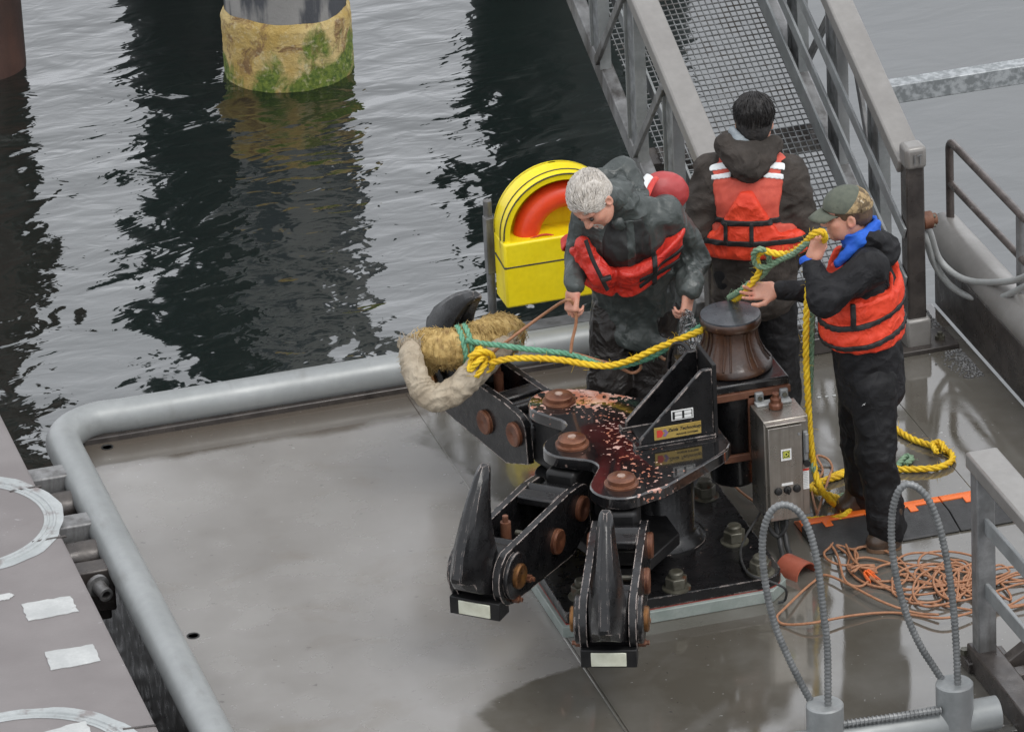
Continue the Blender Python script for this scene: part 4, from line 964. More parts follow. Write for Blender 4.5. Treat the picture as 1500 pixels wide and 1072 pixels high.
def hand_field(q, side, curl, spread=.0, thumb=.5):
    """hand in its own axes: wrist at 0, fingers along +y, palm faces -z, thumb on +x*side"""
    s = q.copy(); s[:, 0] *= side
    d = rbox(s, (0, .048, 0), (.040, .046, .014), .013)
    d = smin(d, ell(s, (.026, .028, -.008), (.018, .030, .014)), .014)
    d = smin(d, cone(s, (0, -.012, 0), (0, .015, 0), .024, .026), .02)
    for i, (x, y0, ln, r0) in enumerate(((.030, .090, .072, .0088), (.010, .096, .080, .0092), (-.011, .092, .074, .0088), (-.030, .082, .058, .0078))):
        c = curl[i] if hasattr(curl, '__len__') else curl
        p0 = V3((x, y0-.012, .001)); a = 0.0; dirx = x*spread*6; p = p0; fd = None
        for k, fr in enumerate((.46, .30, .24)):
            a += c*(.9, 1.15, .8)[k]
            e = p+ln*fr*V3((dirx*(1-k*.3), math.cos(a), -math.sin(a)))
            r = r0*(1-.10*k); f = cone(s, p, e, r, r*.93); fd = f if fd is None else smin(fd, f, .004); p = e
        d = smin(d, fd, .005)
    a0, a1 = V3((.034, .022, -.006)), V3((.060, .052, -.014-.012*thumb)); a2 = a1+V3((.014-.022*thumb, .030, -.006-.012*thumb)); a3 = a2+V3((.002-.020*thumb, .024, -.006))
    t = smin(cone(s, a0, a1, .0135, .0115), cone(s, a1, a2, .011, .010), .005); t = smin(t, cone(s, a2, a3, .010, .0075), .004)
    return smin(d, t, .008)
def axes_from(fwd, up):
    f = unit(fwd); u = V3(up); u = unit(u-f*(u @ f)); x = np.cross(f, u); return np.array([-x, f, u])   # rows: left, forward, up
def vw(r, a, z):
    """direction given as right / away / up as the viewer sees it"""
    return HR*r + HN*a + V3((0, 0, z))
def skin_mesh(parts):
    """several soft pieces as one mesh"""
    Vs, Fs, n = [], [], 0
    for fn, lo, hi, h in parts:
        V, F = mesh_field(fn, lo, hi, h); Vs.append(V); Fs.append(F+n); n += len(V)
    return np.vstack(Vs), np.vstack(Fs)
def eyes_and_brows(hc, A, parent, browmat, sc=1.0):
    b = MB()
    for s in (-1, 1): b.ball(hc+(V3((s*.030, .0795, .000))*sc) @ A, .0098*sc, nu=12, nv=8)
    b.build('eyes', M['eye'], parent)
    b = MB()
    for s in (-1, 1):
        b.tube([hc+V3(p) @ A for p in ((s*.014, .0925, .022), (s*.030, .0895, .027), (s*.047, .076, .021))], (.004, .0045, .002), 8)
    b.build('eyebrows', browmat, parent)
# ================================================================ PEOPLE
def torso_field(pel, wai, che, nk, shl, shr, lat, k=1.42, r=(.135, .128, .145), hem=None):
    """elliptical trunk from pelvis to neck with sloping shoulders"""
    shm = (shl+shr)/2
    def f(p):
        d = fcone(p, pel, wai, r[0], r[1], lat, k)
        d = smin(d, fcone(p, wai, che, r[1], r[2], lat, k), .06)
        d = smin(d, fcone(p, che, che+(shm-che)*.75, r[2], r[2]*.72, lat, k), .06)
        d = smin(d, cone(p, shl+(shm-shl)*.15, nk, .062, .062), .07)
        d = smin(d, cone(p, shr+(shm-shr)*.15, nk, .062, .062), .07)
        if hem is not None: d = smin(d, fcone(p, pel, hem, r[0], r[0]+.012, lat, k-.05), .05)
        return d
    return f
def limb(a, b, c, ra, rb, rc, k=.03):
    return lambda p: smin(cone(p, a, b, ra, rb), cone(p, b, c, rb, rc), k)
def boot(parent, heel, toe, mat, solemat, h=.0085, up=.19, name='boot'):
    heel, toe = V3(heel), V3(toe); d = unit(toe-heel); z = V3((0, 0, 1)); x = np.cross(d, z); A = np.array([x, d, z]); ln = np.linalg.norm(toe-heel)
    def f(p):
        q = (p-heel) @ A.T
        e = ell(q, (0, ln*.72, .045), (.050, ln*.36, .046))
        e = smin(e, ell(q, (0, ln*.28, .055), (.042, ln*.36, .058)), .04)
        e = smin(e, cone(q, (0, .045, .06), (0, .04, up), .046, .056), .04)
        return np.maximum(e, .012-q[:, 2])+.0015*wob(p, 60, 5, 2)
    o = soft(name, f, *bounds([heel, toe, heel+[0, 0, up]], .1), h, mat, parent)
    n = 24; poly = []
    for i in range(n):
        a = i*2*math.pi/n; y = ln*.5+(ln*.56)*math.cos(a); w = .05 if math.cos(a) > -.1 else .044
        poly.append((w*math.sin(a)*(1 if abs(math.cos(a)) < .75 else 1.05), y))
    MB().prism(poly, heel, A, .0, .022).build('sole', solemat, o, bevel=.003)
    return o
def band(fn, parent, mat, pts_lo, pts_hi, cond, h=.006, name='strap'):
    def f(p): return np.maximum(fn(p)-.0, cond(p))
    return soft(name, f, pts_lo, pts_hi, h, mat, parent)
def hair_strands(fn_root, centre, A, n, mat, parent, ln, r, rs, dirf, mask):
    """fine locks lying on the scalp"""
    b = MB()
    for i in range(n):
        v = rs.normal(size=3); v /= np.linalg.norm(v)
        q = v*V3((.079, .101, .090))+V3((0, -.018, .034))
        if not mask(q): continue
        d = dirf(q); d = d/np.linalg.norm(d); nrm = unit(v/V3((.08, .1, .09))); t = unit(d-nrm*(d @ nrm)); pts = []
        for s in (0, .5, 1.): pts.append(q*1.035+t*ln*s+nrm*(.003-.16*ln*s*s*2)+rs.normal(size=3)*.0015)
        b.tube([centre+x @ A for x in pts], (r, r*1.1, r*.3), 4)
    return b.build('hair_locks', mat, parent, smooth=180)

def arm_hand(wr, along, palm, side, curl, spread=0.0, thumb=.5, sc=1.0):
    """returns a field in world space"""
    y = unit(along); z = -unit(V3(palm)-y*(V3(palm) @ y)); x = np.cross(y, z); A = np.array([x, y, z]); wr = V3(wr)+y*.028; sc = sc*1.08
    return lambda p: hand_field(((p-wr) @ A.T)/sc, side, curl, spread, thumb)*sc, A
def trousers(root, hipl, hipr, knl, knr, anl, anr, mat, pel, lat, r=(.098, .078, .066), seed=1, h=.009, top=None):
    def f(p):
        d = smin(cone(p, hipl, knl, r[0], r[1]), cone(p, knl, anl, r[1], r[2]), .03)
        e = smin(cone(p, hipr, knr, r[0], r[1]), cone(p, knr, anr, r[1], r[2]), .03)
        d = smin(d, e, .018); d = smin(d, fcone(p, pel-V3((0, 0, .02)), pel+V3((0, 0, .10)), .118, .118, lat, 1.4), .05)
        z = p[:, 2]
        amt = .006+.006*np.exp(-((z-knl[2])/.12)**2)+.008*np.exp(-((z-.13)/.12)**2)
        return d-amt*.75*fold(p, 26, seed, (1, 1, .75))-.4*amt*fold(p, 60, seed+3, (1, 1, .9))-.0015*wob(p, 90, 6, seed+2)
    return soft('trousers', f, *bounds([hipl, hipr, knl, knr, anl, anr, pel+[0, 0, .15]], .15), h, mat, root)

# ---------------------------------------------------------------- man in the cap (near the box, seen in profile)
def man_cap():
    G = V3(P(1276, 778, 0)); g = lambda x, y, d=0.0: PD(x, y, G, d)
    root = empty('person', G, 'person in a grey cap and orange vest, holding yellow and green rope to the chin', 'person', 'people handling the mooring lines')
    lat = vw(.25, 1, 0)          # shoulder line runs away from the viewer
    pel, wai, che, nk = g(1272, 522), g(1262, 470), g(1262, 415), g(1262, 352)
    pel = pel; shn, shf = g(1275, 392, -.19), g(1252, 388, .19)
    hc = g(1238, 313, .0); A = axes_from(vw(-1, -.12, -.10), vw(-.10, 0, 1)); sc = 1.03
    eln, wrn = g(1208, 440, -.26), g(1188, 388, -.17)
    elf, wrf = g(1212, 428, .17), g(1144, 425, .15)
    hl, hr_ = g(1278, 560, -.10), g(1262, 552, .10)      # near, far leg
    knn, knf = g(1284, 665, -.16), g(1262, 648, .17)
    ann, anf = g(1300, 770, -.17), g(1268, 728, .20); ann[2] = .10; anf[2] = .10
    # body: head, neck, hands and the frame under the clothes
    hnf, _ = arm_hand(wrn+vw(.0, .0, .0), vw(.34, .10, .93), vw(-.45, .85, .2), 1, (.95, 1.0, 1.05, 1.1), 0, .8)
    hff, _ = arm_hand(wrf, vw(-1, -.1, .05), vw(-.15, -.75, .65), 1, (.22, .28, .34, .42), .35, .2)
    def head_w(p):
        d = head_field(((p-hc) @ A.T)/sc)*sc
        return smin(d, cone(p, hc+V3((0, -.03, -.07)) @ A, nk+V3((0, 0, -.02)), .056, .064), .02)
    def inner(p):
        d = smin(cone(p, pel, nk, .09, .06), cone(p, shn, shf, .05, .05), .05)
        for a, b, c in ((shn, eln, wrn), (shf, elf, wrf)): d = smin(d, limb(a, b, c, .045, .036, .024)(p), .02)
        for a, b, c in ((hl, knn, ann), (hr_, knf, anf)): d = smin(d, limb(a, b, c, .07, .05, .04)(p), .02)
        return d
    V, F = skin_mesh([(head_w, *bounds([hc, nk], .16), .0042), (hnf, *bounds([wrn], .24), .0036), (hff, *bounds([wrf], .24), .0036),
                      (inner, *bounds([pel, nk, ann, anf, eln, elf, wrn, wrf], .12), .014)])
    raw('body', V, F, M['skin'], root)
    eyes_and_brows(hc, A, root, M['hairbrown'], sc)
    # jacket
    tf = torso_field(pel, wai, che, nk-V3((0, 0, .03)), shn, shf, lat, 1.22, (.146, .148, .146), hem=g(1276, 562))
    def jac(p):
        d = tf(p)
        d = smin(d, limb(shn, eln, wrn, .086, .068, .046)(p), .04)
        d = smin(d, limb(shf, elf, wrf, .084, .064, .044)(p), .04)
        near = np.exp(-(np.linalg.norm(p-eln, axis=1)/.13)**2)
        d = d-(.004+.007*near)*fold(p, 41, 5)-.0025*wob(p, 38, 6, 4)
        return smax(d, -cone(p, nk+V3((0, 0, -.02)), nk+V3((-.03, 0, .2)), .066, .075), .01)
    jb = bounds([pel, nk, shn, shf, eln, wrn, wrf, g(1276, 566)], .19)
    ja = soft('jacket', jac, *jb, .0085, M['shell'], root)
    # hood roll behind the neck and the blue collar
    def hood(p):
        d = smin(cone(p, g(1275, 350, -.07), g(1296, 362, .02), .050, .056), cone(p, g(1296, 362, .02), g(1280, 348, .10), .056, .05), .03)
        d = smin(d, ell(p, g(1288, 372, .0), (.075, .085, .07)), .05)
        return d-.007*fold(p, 52, 8)
    soft('hood', hood, *bounds([nk], .22), .007, M['shell'], ja)
    def coll(p):
        c = nk+V3((0, 0, .015)); q = p-c; ax_ = unit(vw(-.30, 0, 1))
        h_ = q @ ax_; rr = np.linalg.norm(q-h_[:, None]*ax_, axis=1); top = .062-.05*((p-c) @ vw(-1, 0, 0))/.07*0
        d = np.maximum(np.abs(rr-.082-.12*np.clip(h_, 0, .1))-.010, np.abs(h_-.005)-.058)
        d = smin(d, cone(p, g(1228, 385, -.09), g(1262, 350, -.085), .022, .030), .02)
        d = smin(d, cone(p, g(1262, 350, -.085), g(1284, 330, -.04), .030, .022), .02)
        return d-.004*fold(p, 62, 3)
    soft('collar', coll, *bounds([nk], .2), .006, M['blue'], ja)
    fd_ = unit(wrn-eln); MB().tube([wrn+fd_*t_ for t_ in (.018, .028, .040, .046)], (.046, .046, .043, .038), 20).build('cuff', M['blue'], ja)
    trousers(root, hl, hr_, knn, knf, ann, anf, M['trouser'], pel, lat, (.112, .088, .082), 1, .0085)
    # white sport logo on the thigh
    for dx in (0, .016):
        c = g(1254+dx*300, 597, -.262)
    lo_ = g(1257, 598, -.27)
    # boots
    boot(root, g(1318, 800, -.18)*[1, 1, 0], g(1272, 806, -.20)*[1, 1, 0], M['boot'], M['sole'], name='boot')
    boot(root, g(1268, 744, .20)*[1, 1, 0], g(1226, 741, .18)*[1, 1, 0], M['boot'], M['sole'], name='boot')
    # vest: a padded shell round the chest with cut-outs
    up = unit(nk-pel)
    def hgt(p): return (p-pel) @ up
    zb, zt = (g(1270, 490)-pel) @ up, (nk-pel) @ up
    fw_ = unit(A[1]*[1, 1, 0])
    def vest_region(p):
        z = hgt(p); f = (p-che) @ fw_; r = zb-z
        bulk = np.maximum(zb-.03*np.clip(f/.15, -1, 1)*0-z, z-(zb+.27))                    # wrap round the waist
        # shoulder straps: a broad panel behind, a panel in front
        strap = np.maximum(np.maximum(zb+.1-z, z-(zt+.03)+np.where(f > 0, .10, 0)), .085-np.abs(f+.02))
        l_ = np.abs((p-che) @ unit(lat)); strap = np.maximum(strap, np.maximum(l_-.19, .07-l_))
        return smin(bulk, strap, .02)
    def vest(p):
        base = np.minimum(tf(p), 1)
        z = hgt(p)
        d = smax(base-.031-.003*np.clip(np.sin(z*46), -.2, 1), vest_region(p), .025)
        d = smax(d, -(limb(shn, eln, wrn, .085, .075, .05)(p)), .015)
        d = smax(d, -(limb(shf, elf, wrf, .085, .075, .05)(p)), .015)
        return d-.0035*fold(p, 57, 6)
    vb = bounds([pel, nk, shn, shf], .24)
    ve = soft('life_vest', vest, *vb, .0075, M['vest'], root)
    # straps
    def strap(z0, tilt=0.0, w=.013):
        return lambda p: np.maximum(vest(p)-.008, np.abs(hgt(p)-z0-tilt*((p-che) @ fw_))-w)
    for z0, tl in (((g(1262, 446)-pel) @ up, -.16), ((g(1262, 476)-pel) @ up, -.12)):
        soft('strap', strap(z0, tl), *vb, .005, M['webbing'], ve)
    cs = g(1248, 460, -.2)
    soft('strap', lambda p: np.maximum(np.maximum(vest(p)-.0095, np.abs((p-cs) @ fw_)-.012), np.maximum(np.abs(hgt(p)-(cs-pel) @ up)-.062, (p-che) @ HN)), *vb, .005, M['webbing'], ve)
    # pale piping on the chest of the jacket
    MB().tube(spline([g(1259, 412, -.245), g(1266, 404, -.255), g(1274, 396, -.26), g(1281, 390, -.26)], 6), .0028, 6).build('piping', M['reflect'], ja)
    # hair, cap
    def hairf(p):
        q = ((p-hc) @ A.T)/sc
        d = ell(q, (0, -.020, .032), (.081, .101, .083))
        d = smin(d, ell(q, (0, -.070, -.022), (.060, .045, .045)), .03)
        d = np.maximum(d, q[:, 1]*.9-.045+np.maximum(0, -q[:, 2])*.9)
        d = np.maximum(d, -.062-q[:, 2])
        d = smax(d, -ell(np.abs(q*[1, 1, 1]), (.085, .004, .0), (.03, .03, .036))+0, .006) if False else d
        return (d-.004*fold(q, 70, 2, (1, 1, .4)))*sc
    soft('hair', hairf, *bounds([hc], .15), .0048, M['hairbrown'], root)
    def capf(p):
        q = ((p-hc) @ A.T)/sc
        d = ell(q, (0, -.012, .040), (.088, .108, .090)); d = np.maximum(d, .030-q[:, 2]+q[:, 1]*.10)
        d = smax(d, -ell(q, (0, -.012, .038), (.081, .101, .082)), .004)
        return d*sc
    cp = soft('cap', capf, *bounds([hc], .16), .005, M['cap'], root)
    b = MB(); v = []; nn = 15
    for j, (rr, dz) in enumerate(((1.0, .0), (1.28, -.006), (1.55, -.020), (1.70, -.030))):
        for i in range(nn):
            a = math.pi*.5+(i/(nn-1)-.5)*2.05*(1-.06*j)
            fl = -.022*abs(math.cos(a))**2
            v.append(hc+(V3((.086*math.cos(a)*min(rr, 1.02), -.012+.104*math.sin(a)*rr, .040+dz+fl))*sc) @ A)
    f = [(j*nn+i, j*nn+i+1, (j+1)*nn+i+1, (j+1)*nn+i) for j in range(3) for i in range(nn-1)]
    b.add(v, f); br = b.build('visor', M['cap'], cp, smooth=180)
    so = br.modifiers.new('thick', 'SOLIDIFY'); so.thickness = .004
    def camf(p):
        q = ((p-hc) @ A.T)/sc
        d = ell(q, (0, -.012, .040), (.0895, .1095, .0915)); d = np.maximum(d, .029-q[:, 2]+q[:, 1]*.10)
        d = np.maximum(d, q[:, 1]-.008+(q[:, 2]-.04)*1.1); d = smax(d, -ell(q, (0, -.012, .038), (.083, .103, .084)), .004)
        return d*sc
    soft('cap_back', camf, *bounds([hc], .16), .005, M['camo'], cp)
    MB().tube([hc+(V3((.092*math.cos(a), -.012+.112*math.sin(a), .034-.0*a))*sc) @ A for a in np.linspace(math.pi*1.15, math.pi*1.85, 14)], .007, 8, flat=1.6).build('cap_strap', M['camo'], cp)
    # trouser logo
    o_ = V3(g(1257, 598, -.262))
    b = MB(); ex = unit(vw(1, .2, 0))
    for k in (0, 1):
        for dx in (0, .010): b.box(o_+ex*(k*.021+dx-.016), (.0032, .004, .017), (ex, unit(np.cross(V3((0, 0, 1)), ex)), (0, 0, 1)))
        b.box(o_+ex*(k*.021+.005-.016), (.012, .004, .0032), (ex, unit(np.cross(V3((0, 0, 1)), ex)), (0, 0, 1)))
    lg = b.build('logo', M['white'], root, smooth=0)
    sw = lg.modifiers.new('fit', 'SHRINKWRAP'); sw.target = bpy.data.objects[[c.name for c in root.children if c.name.startswith('trousers')][0]]
    sw.wrap_method = 'NEAREST_SURFACEPOINT'; sw.offset = .002; sw.wrap_mode = 'ABOVE_SURFACE'
    return dict(G=G, wrn=wrn, wrf=wrf, hc=hc)
MC = man_cap()

# ---------------------------------------------------------------- person seen from behind at the foot of the gangway
def man_back():
    G = V3(P(1120, 616, 0)); g = lambda x, y, d=0.0: PD(x, y, G, d)
    root = empty('person', G, 'black haired person in a brown hooded jacket, seen from behind at the gangway', 'person', 'people handling the mooring lines')
    lat = vw(1, -.15, 0)
    pel, wai, che, nk = g(1104, 372), g(1102, 335), g(1098, 280, .02), g(1100, 226, .06)
    shl, shr = g(1040, 252, .04), g(1157, 255, .0)
    hc = g(1105, 176, .10); A = axes_from(vw(.10, 1, -.30), vw(.02, .3, 1)); sc = 1.05
    ell_, wrl = g(1022, 335, -.02), g(1060, 395, .20)
    elr, wrr = g(1180, 340, -.02), g(1150, 395, .20)
    hl, hr_ = g(1078, 395), g(1132, 395); knl, knr = g(1082, 500, .03), g(1140, 500, .02); anl, anr = g(1088, 594), g(1146, 596); anl[2] = anr[2] = .1
    hlf, _ = arm_hand(wrl, vw(.5, .6, -.3), vw(0, -.2, -1), 1, .7); hrf, _ = arm_hand(wrr, vw(-.5, .6, -.3), vw(0, -.2, -1), -1, .7)
    def head_w(p): return smin(head_field(((p-hc) @ A.T)/sc)*sc, cone(p, hc+V3((0, -.03, -.07)) @ A, nk-V3((0, 0, .02)), .056, .066), .02)
    def inner(p):
        d = smin(cone(p, pel, nk, .09, .06), cone(p, shl, shr, .05, .05), .05)
        for a, b, c in ((shl, ell_, wrl), (shr, elr, wrr)): d = smin(d, limb(a, b, c, .045, .036, .024)(p), .02)
        for a, b, c in ((hl, knl, anl), (hr_, knr, anr)): d = smin(d, limb(a, b, c, .07, .05, .04)(p), .02)
        return d
    V, F = skin_mesh([(head_w, *bounds([hc, nk], .16), .005), (hlf, *bounds([wrl], .22), .004), (hrf, *bounds([wrr], .22), .004), (inner, *bounds([pel, nk, anl, anr, ell_, elr], .12), .014)])
    raw('body', V, F, M['skin'], root)
    eyes_and_brows(hc, A, root, M['hairblack'], sc)
    tf = torso_field(pel, wai, che, nk-V3((0, 0, .03)), shl, shr, lat, 1.42, (.140, .138, .142), hem=g(1106, 425))
    def jac(p):
        d = tf(p)
        d = smin(d, limb(shl, ell_, wrl, .086, .070, .048)(p), .05); d = smin(d, limb(shr, elr, wrr, .088, .072, .050)(p), .05)
        near = np.exp(-(np.linalg.norm(p-elr, axis=1)/.14)**2)
        return d-(.005+.006*near)*fold(p, 39, 2)-.0025*wob(p, 36, 6, 7)
    ja = soft('jacket', jac, *bounds([pel, nk, shl, shr, ell_, elr, wrl, wrr, g(1106, 425)], .18), .009, M['canvasbrown'], root)
    def hood(p):
        d = ell(p, g(1097, 232, -.055), (.118, .075, .078), (unit(vw(1, 0, .0)), unit(vw(0, 1, .2)), unit(vw(0, -.2, 1))))
        d = smin(d, cone(p, g(1062, 212, .0), g(1097, 246, -.095), .045, .062), .04); d = smin(d, cone(p, g(1132, 212, .02), g(1099, 246, -.095), .045, .062), .04)
        d = smin(d, cone(p, g(1066, 202, .06), g(1064, 214, .0), .03, .045), .03)
        d = smax(d, -ell(p, hc+V3((0, -.01, .0)) @ A, (.10, .10, .12)), .02)
        return d-.008*fold(p, 44, 9)
    soft('hood', hood, *bounds([nk, g(1097, 246, -.1)], .2), .007, M['canvasbrown'], ja)
    soft('hood_lining', lambda p: smin(cone(p, g(1073, 192, .03), g(1082, 207, -.005), .020, .026), cone(p, g(1082, 207, -.005), g(1100, 212, -.01), .026, .018), .02)-.004*fold(p, 65, 2), *bounds([g(1080, 200)], .12), .006, M['greyfleece'], ja)
    trousers(root, hl, hr_, knl, knr, anl, anr, M['trouser'], pel, lat, (.112, .094, .088), 4, .009)
    for an, dx in ((anl, -.02), (anr, .02)):
        h_ = V3((an[0], an[1], 0))-HN*.06; boot(root, h_, h_+HN*.21+HR*dx, M['bootblack'], M['sole'])
    up = unit(nk-pel); hg = lambda p: (p-pel) @ up; lx = lambda p: (p-che) @ unit(lat)
    bk = -unit(np.cross(up, unit(lat))); bk = bk if bk @ HN < 0 else -bk
    zb, zt = (g(1100, 364)-pel) @ up, (nk-pel) @ up
    def region(p):
        z = hg(p); x = np.abs(lx(p)); b = (p-che) @ bk
        waist = np.maximum(zb-z, z-(zb+.13+.03*np.clip(b/.1, -1, 1)))
        yoke = np.maximum(np.maximum(zb+.05-z, z-(zt+.01)), x-.150-.04*np.clip((z-zb-.25)/.2, 0, 1))
        neck = .055+.09*np.clip((z-(zt-.12))/.12, 0, 1)*0-x
        yoke = np.maximum(yoke, np.minimum(np.maximum((zt-.07)-z, -1)*-1, 1)*0+np.where(z > zt-.08, .075-x, -1))
        return smin(waist, yoke, .02)
    arms = lambda p: smin(limb(shl+(shl-che)*.06, ell_, wrl, .080, .075, .05)(p), limb(shr+(shr-che)*.06, elr, wrr, .080, .075, .05)(p), .01)
    def vmesh(p):
        d = smax(tf(p)-.016, region(p), .012); return smax(d, -arms(p), .01)-.002*fold(p, 52, 3)
    vb = bounds([pel, nk, shl, shr], .22)
    ve = soft('life_vest', vmesh, *vb, .0075, M['vestmesh'], root)
    def vfoam(p):
        z = hg(p); x = np.abs(lx(p)); b = (p-che) @ bk
        panel = np.maximum(np.maximum(zb-z, z-(zb+.335-1.75*np.maximum(x-.03, 0))), x-.19)
        r = np.maximum(np.maximum(zb-z, z-(zb+.125)), -1)
        d = smax(tf(p)-.045, smin(np.maximum(panel, -b), r, .015), .03)
        return smax(d, -arms(p), .015)-.004*fold(p, 52, 6)-.006*np.clip(np.sin((z-zb)*42+.6), -1, 0)*-1*0
    soft('foam_panel', vfoam, *vb, .0075, M['vest'], ve)
    def st(z0): return lambda p: np.maximum(np.minimum(vfoam(p), vmesh(p))-.0055, np.abs(hg(p)-z0)-.014)
    for py in (322, 351): soft('strap', st((g(1100, py, -.12)-pel) @ up), *vb, .005, M['webbing'], ve)
    zc = ((g(1100, 322, -.12)-pel) @ up+(g(1100, 351, -.12)-pel) @ up)/2
    for px in (1064, 1103):
        xc_ = (g(px, 335, -.12)-che) @ unit(lat)
        soft('strap', lambda p: np.maximum(np.maximum(np.minimum(vfoam(p), vmesh(p))-.009, np.abs(lx(p)-xc_)-.010), np.maximum(np.abs(hg(p)-zc)-.055, -((p-che) @ bk))), *vb, .005, M['webbing'], ve)
    # reflective tape on the shoulders
    for sgn in (-1, 1):
        for z0, w in ((zt-.025, .014), (zt-.068, .012)):
            soft('reflective_tape', lambda p: np.maximum(np.maximum(smax(tf(p)-.0195, region(p), .012), np.abs(hg(p)-z0+.18*((np.abs(lx(p)))-.12))-w), np.maximum(-((p-che) @ bk)-.05, .07-sgn*lx(p))), *vb, .0045, M['reflect'], ve)
    # shaggy black hair
    def hairf(p):
        q = ((p-hc) @ A.T)/sc
        d = ell(q, (0, -.018, .036), (.089, .106, .090)); d = smin(d, ell(q, (0, -.056, -.040), (.070, .054, .066)), .04)
        d = np.maximum(d, q[:, 1]-.070-.2*(q[:, 2]-.05)); return (d-.006*fold(q, 42, 2, (1, 1, .35)))*sc
    hr = soft('hair', hairf, *bounds([hc], .18), .005, M['hairblack'], root)
    rs = np.random.RandomState(5)
    hair_strands(None, hc, A*sc, 1500, M['hairblack'], hr, .085, .0030, rs, lambda q: V3((q[0]*.3, -.1-q[1]*.2, -1.0)), lambda q: q[1] < .07)
man_back()

# ---------------------------------------------------------------- grey haired man bending over the hooks
def man_grey():
    G = V3(P(905, 690, 0)); g = lambda x, y, d=0.0: PD(x, y, G, d)
    root = empty('person', G, 'grey haired person in a dark raincoat and red vest, looking down at a line', 'person', 'people handling the mooring lines')
    lat = vw(1, .05, .02)
    pel, wai, che, nk = g(934, 436, .12), g(925, 392, .04), g(911, 340, -.10), g(905, 291, -.19)
    shr, shl = g(860, 318, -.16), g(974, 312, -.10)      # his right is on the viewer's left
    hc = g(866, 294, -.33); A = axes_from(vw(-.34, -.60, -.78), vw(-.45, -.42, .72)); sc = 1.12
    elr, wrr = g(847, 380, -.12), g(841, 416, -.30)
    ell_, wrl = g(1014, 374, .02), g(1010, 420, -.17)
    hr_, hl = g(900, 455, .10), g(962, 452, .10); knr, knl = g(893, 562, .02), g(955, 565, .05); anr, anl = g(890, 664, .04), g(938, 668, .04); anr[2] = anl[2] = .1
    hrf, _ = arm_hand(wrr, vw(-.15, -.35, -.85), vw(.7, .5, -.25), 1, (.72, .80, .9, 1.0), 0, .9)
    hlf, _ = arm_hand(wrl, vw(-.18, -.35, -.9), vw(-.8, .5, .1), -1, (.75, .8, .85, .9), 0, .8)
    def head_w(p): return smin(head_field(((p-hc) @ A.T)/sc)*sc, cone(p, hc+V3((0, -.035, -.06)) @ A, nk-V3((0, 0, .01)), .058, .066), .02)
    def inner(p):
        d = smin(cone(p, pel, nk, .09, .05), cone(p, shl, shr, .05, .05), .05)
        for a, b, c in ((shl, ell_, wrl), (shr, elr, wrr)): d = smin(d, limb(a, b, c, .045, .036, .026)(p), .02)
        for a, b, c in ((hl, knl, anl), (hr_, knr, anr)): d = smin(d, limb(a, b, c, .07, .05, .04)(p), .02)
        return d
    V, F = skin_mesh([(head_w, *bounds([hc, nk], .17), .0042), (hrf, *bounds([wrr], .22), .0036), (hlf, *bounds([wrl], .22), .0036), (inner, *bounds([pel, nk, anl, anr, ell_, elr], .12), .014)])
    raw('body', V, F, M['skin'], root)
    eyes_and_brows(hc, A, root, M['hairgrey'], sc)
    tf = torso_field(pel, wai, che, nk-V3((0, 0, .02)), shl, shr, lat, 1.40, (.138, .136, .136), hem=g(934, 490, .10))
    def jac(p):
        d = tf(p)
        d = smin(d, limb(shl, ell_, wrl, .082, .076, .058)(p), .025); d = smin(d, limb(shr, elr, wrr, .070, .060, .048)(p), .025)
        fl = np.clip((g(920, 440)[2]-p[:, 2])/.25, 0, 1)
        near = np.exp(-(np.linalg.norm(p-ell_, axis=1)/.16)**2)
        d = d-(.006+.010*fl+.008*near)*fold(p, 22, 7, (1, 1, .6))-(.004+.004*near)*fold(p, 55, 17, (1, 1, .8))-.0015*wob(p, 90, 6, 3)
        d = smax(d, g(926, 494, .1)[2]+.02*np.sin((p @ HR)*17)-p[:, 2], .01)
        return smax(d, -cone(p, nk+V3((0, 0, .01)), hc, .060, .078), .012)
    ja = soft('raincoat', jac, *bounds([pel, nk, shl, shr, ell_, elr, wrl, wrr, g(926, 500)], .2), .0085, M['rain'], root)
    # dark yoke between the lapels
    fwv = unit(vw(-.25, -1, 0))
    soft('yoke', lambda p: np.maximum(smax(jac(p)-.005, np.maximum(np.abs((p-che) @ unit(lat)-.01)-.115+.35*np.clip((p-che)[:, 2]-.02, 0, .2), -((p-che) @ fwv)), .01), np.maximum((p-che)[:, 2]-.12, -.14-(p-che)[:, 2])), *bounds([che], .26), .0075, M['rainblack'], ja)
    soft('storm_flap', lambda p: np.maximum(smax(jac(p)-.007, np.maximum(np.abs((p-che) @ unit(lat)-.03)-.022, -((p-che) @ fwv)), .006), (p-che)[:, 2]-.12), *bounds([che, pel, g(926, 500)], .24), .007, M['rain'], ja)
    def hood(p):
        d = smin(cone(p, g(880, 262, -.09), g(912, 252, -.02), .045, .058), cone(p, g(912, 252, -.02), g(934, 286, -.10), .058, .05), .04)
        d = smin(d, ell(p, g(915, 276, .0), (.10, .08, .085)), .05); d = smin(d, cone(p, g(932, 290, -.12), g(908, 330, -.22), .036, .026), .03); d = smin(d, cone(p, g(908, 268, -.13), g(917, 300, -.17), .034, .038), .025); d = smin(d, cone(p, g(917, 300, -.17), g(905, 326, -.24), .038, .028), .02)
        d = smax(d, -ell(p, hc, (.098, .098, .105)), .015)
        return d-.008*fold(p, 39, 4)
    soft('hood', hood, *bounds([g(915, 285, -.08)], .27), .007, M['rain'], ja)
    hb = hc+V3((0, -.04, -.05)) @ A; ce = nk+(hb-nk)*.72
    soft('collar', lambda p: smax(cone(p, nk+HN*.02, ce, .088, .076)-.004*fold(p, 45, 5), -ell(p, hc+(V3((0, .03, -.03)) @ A), (.088, .088, .088)), .008), *bounds([nk, ce], .13), .006, M['rain'], ja)
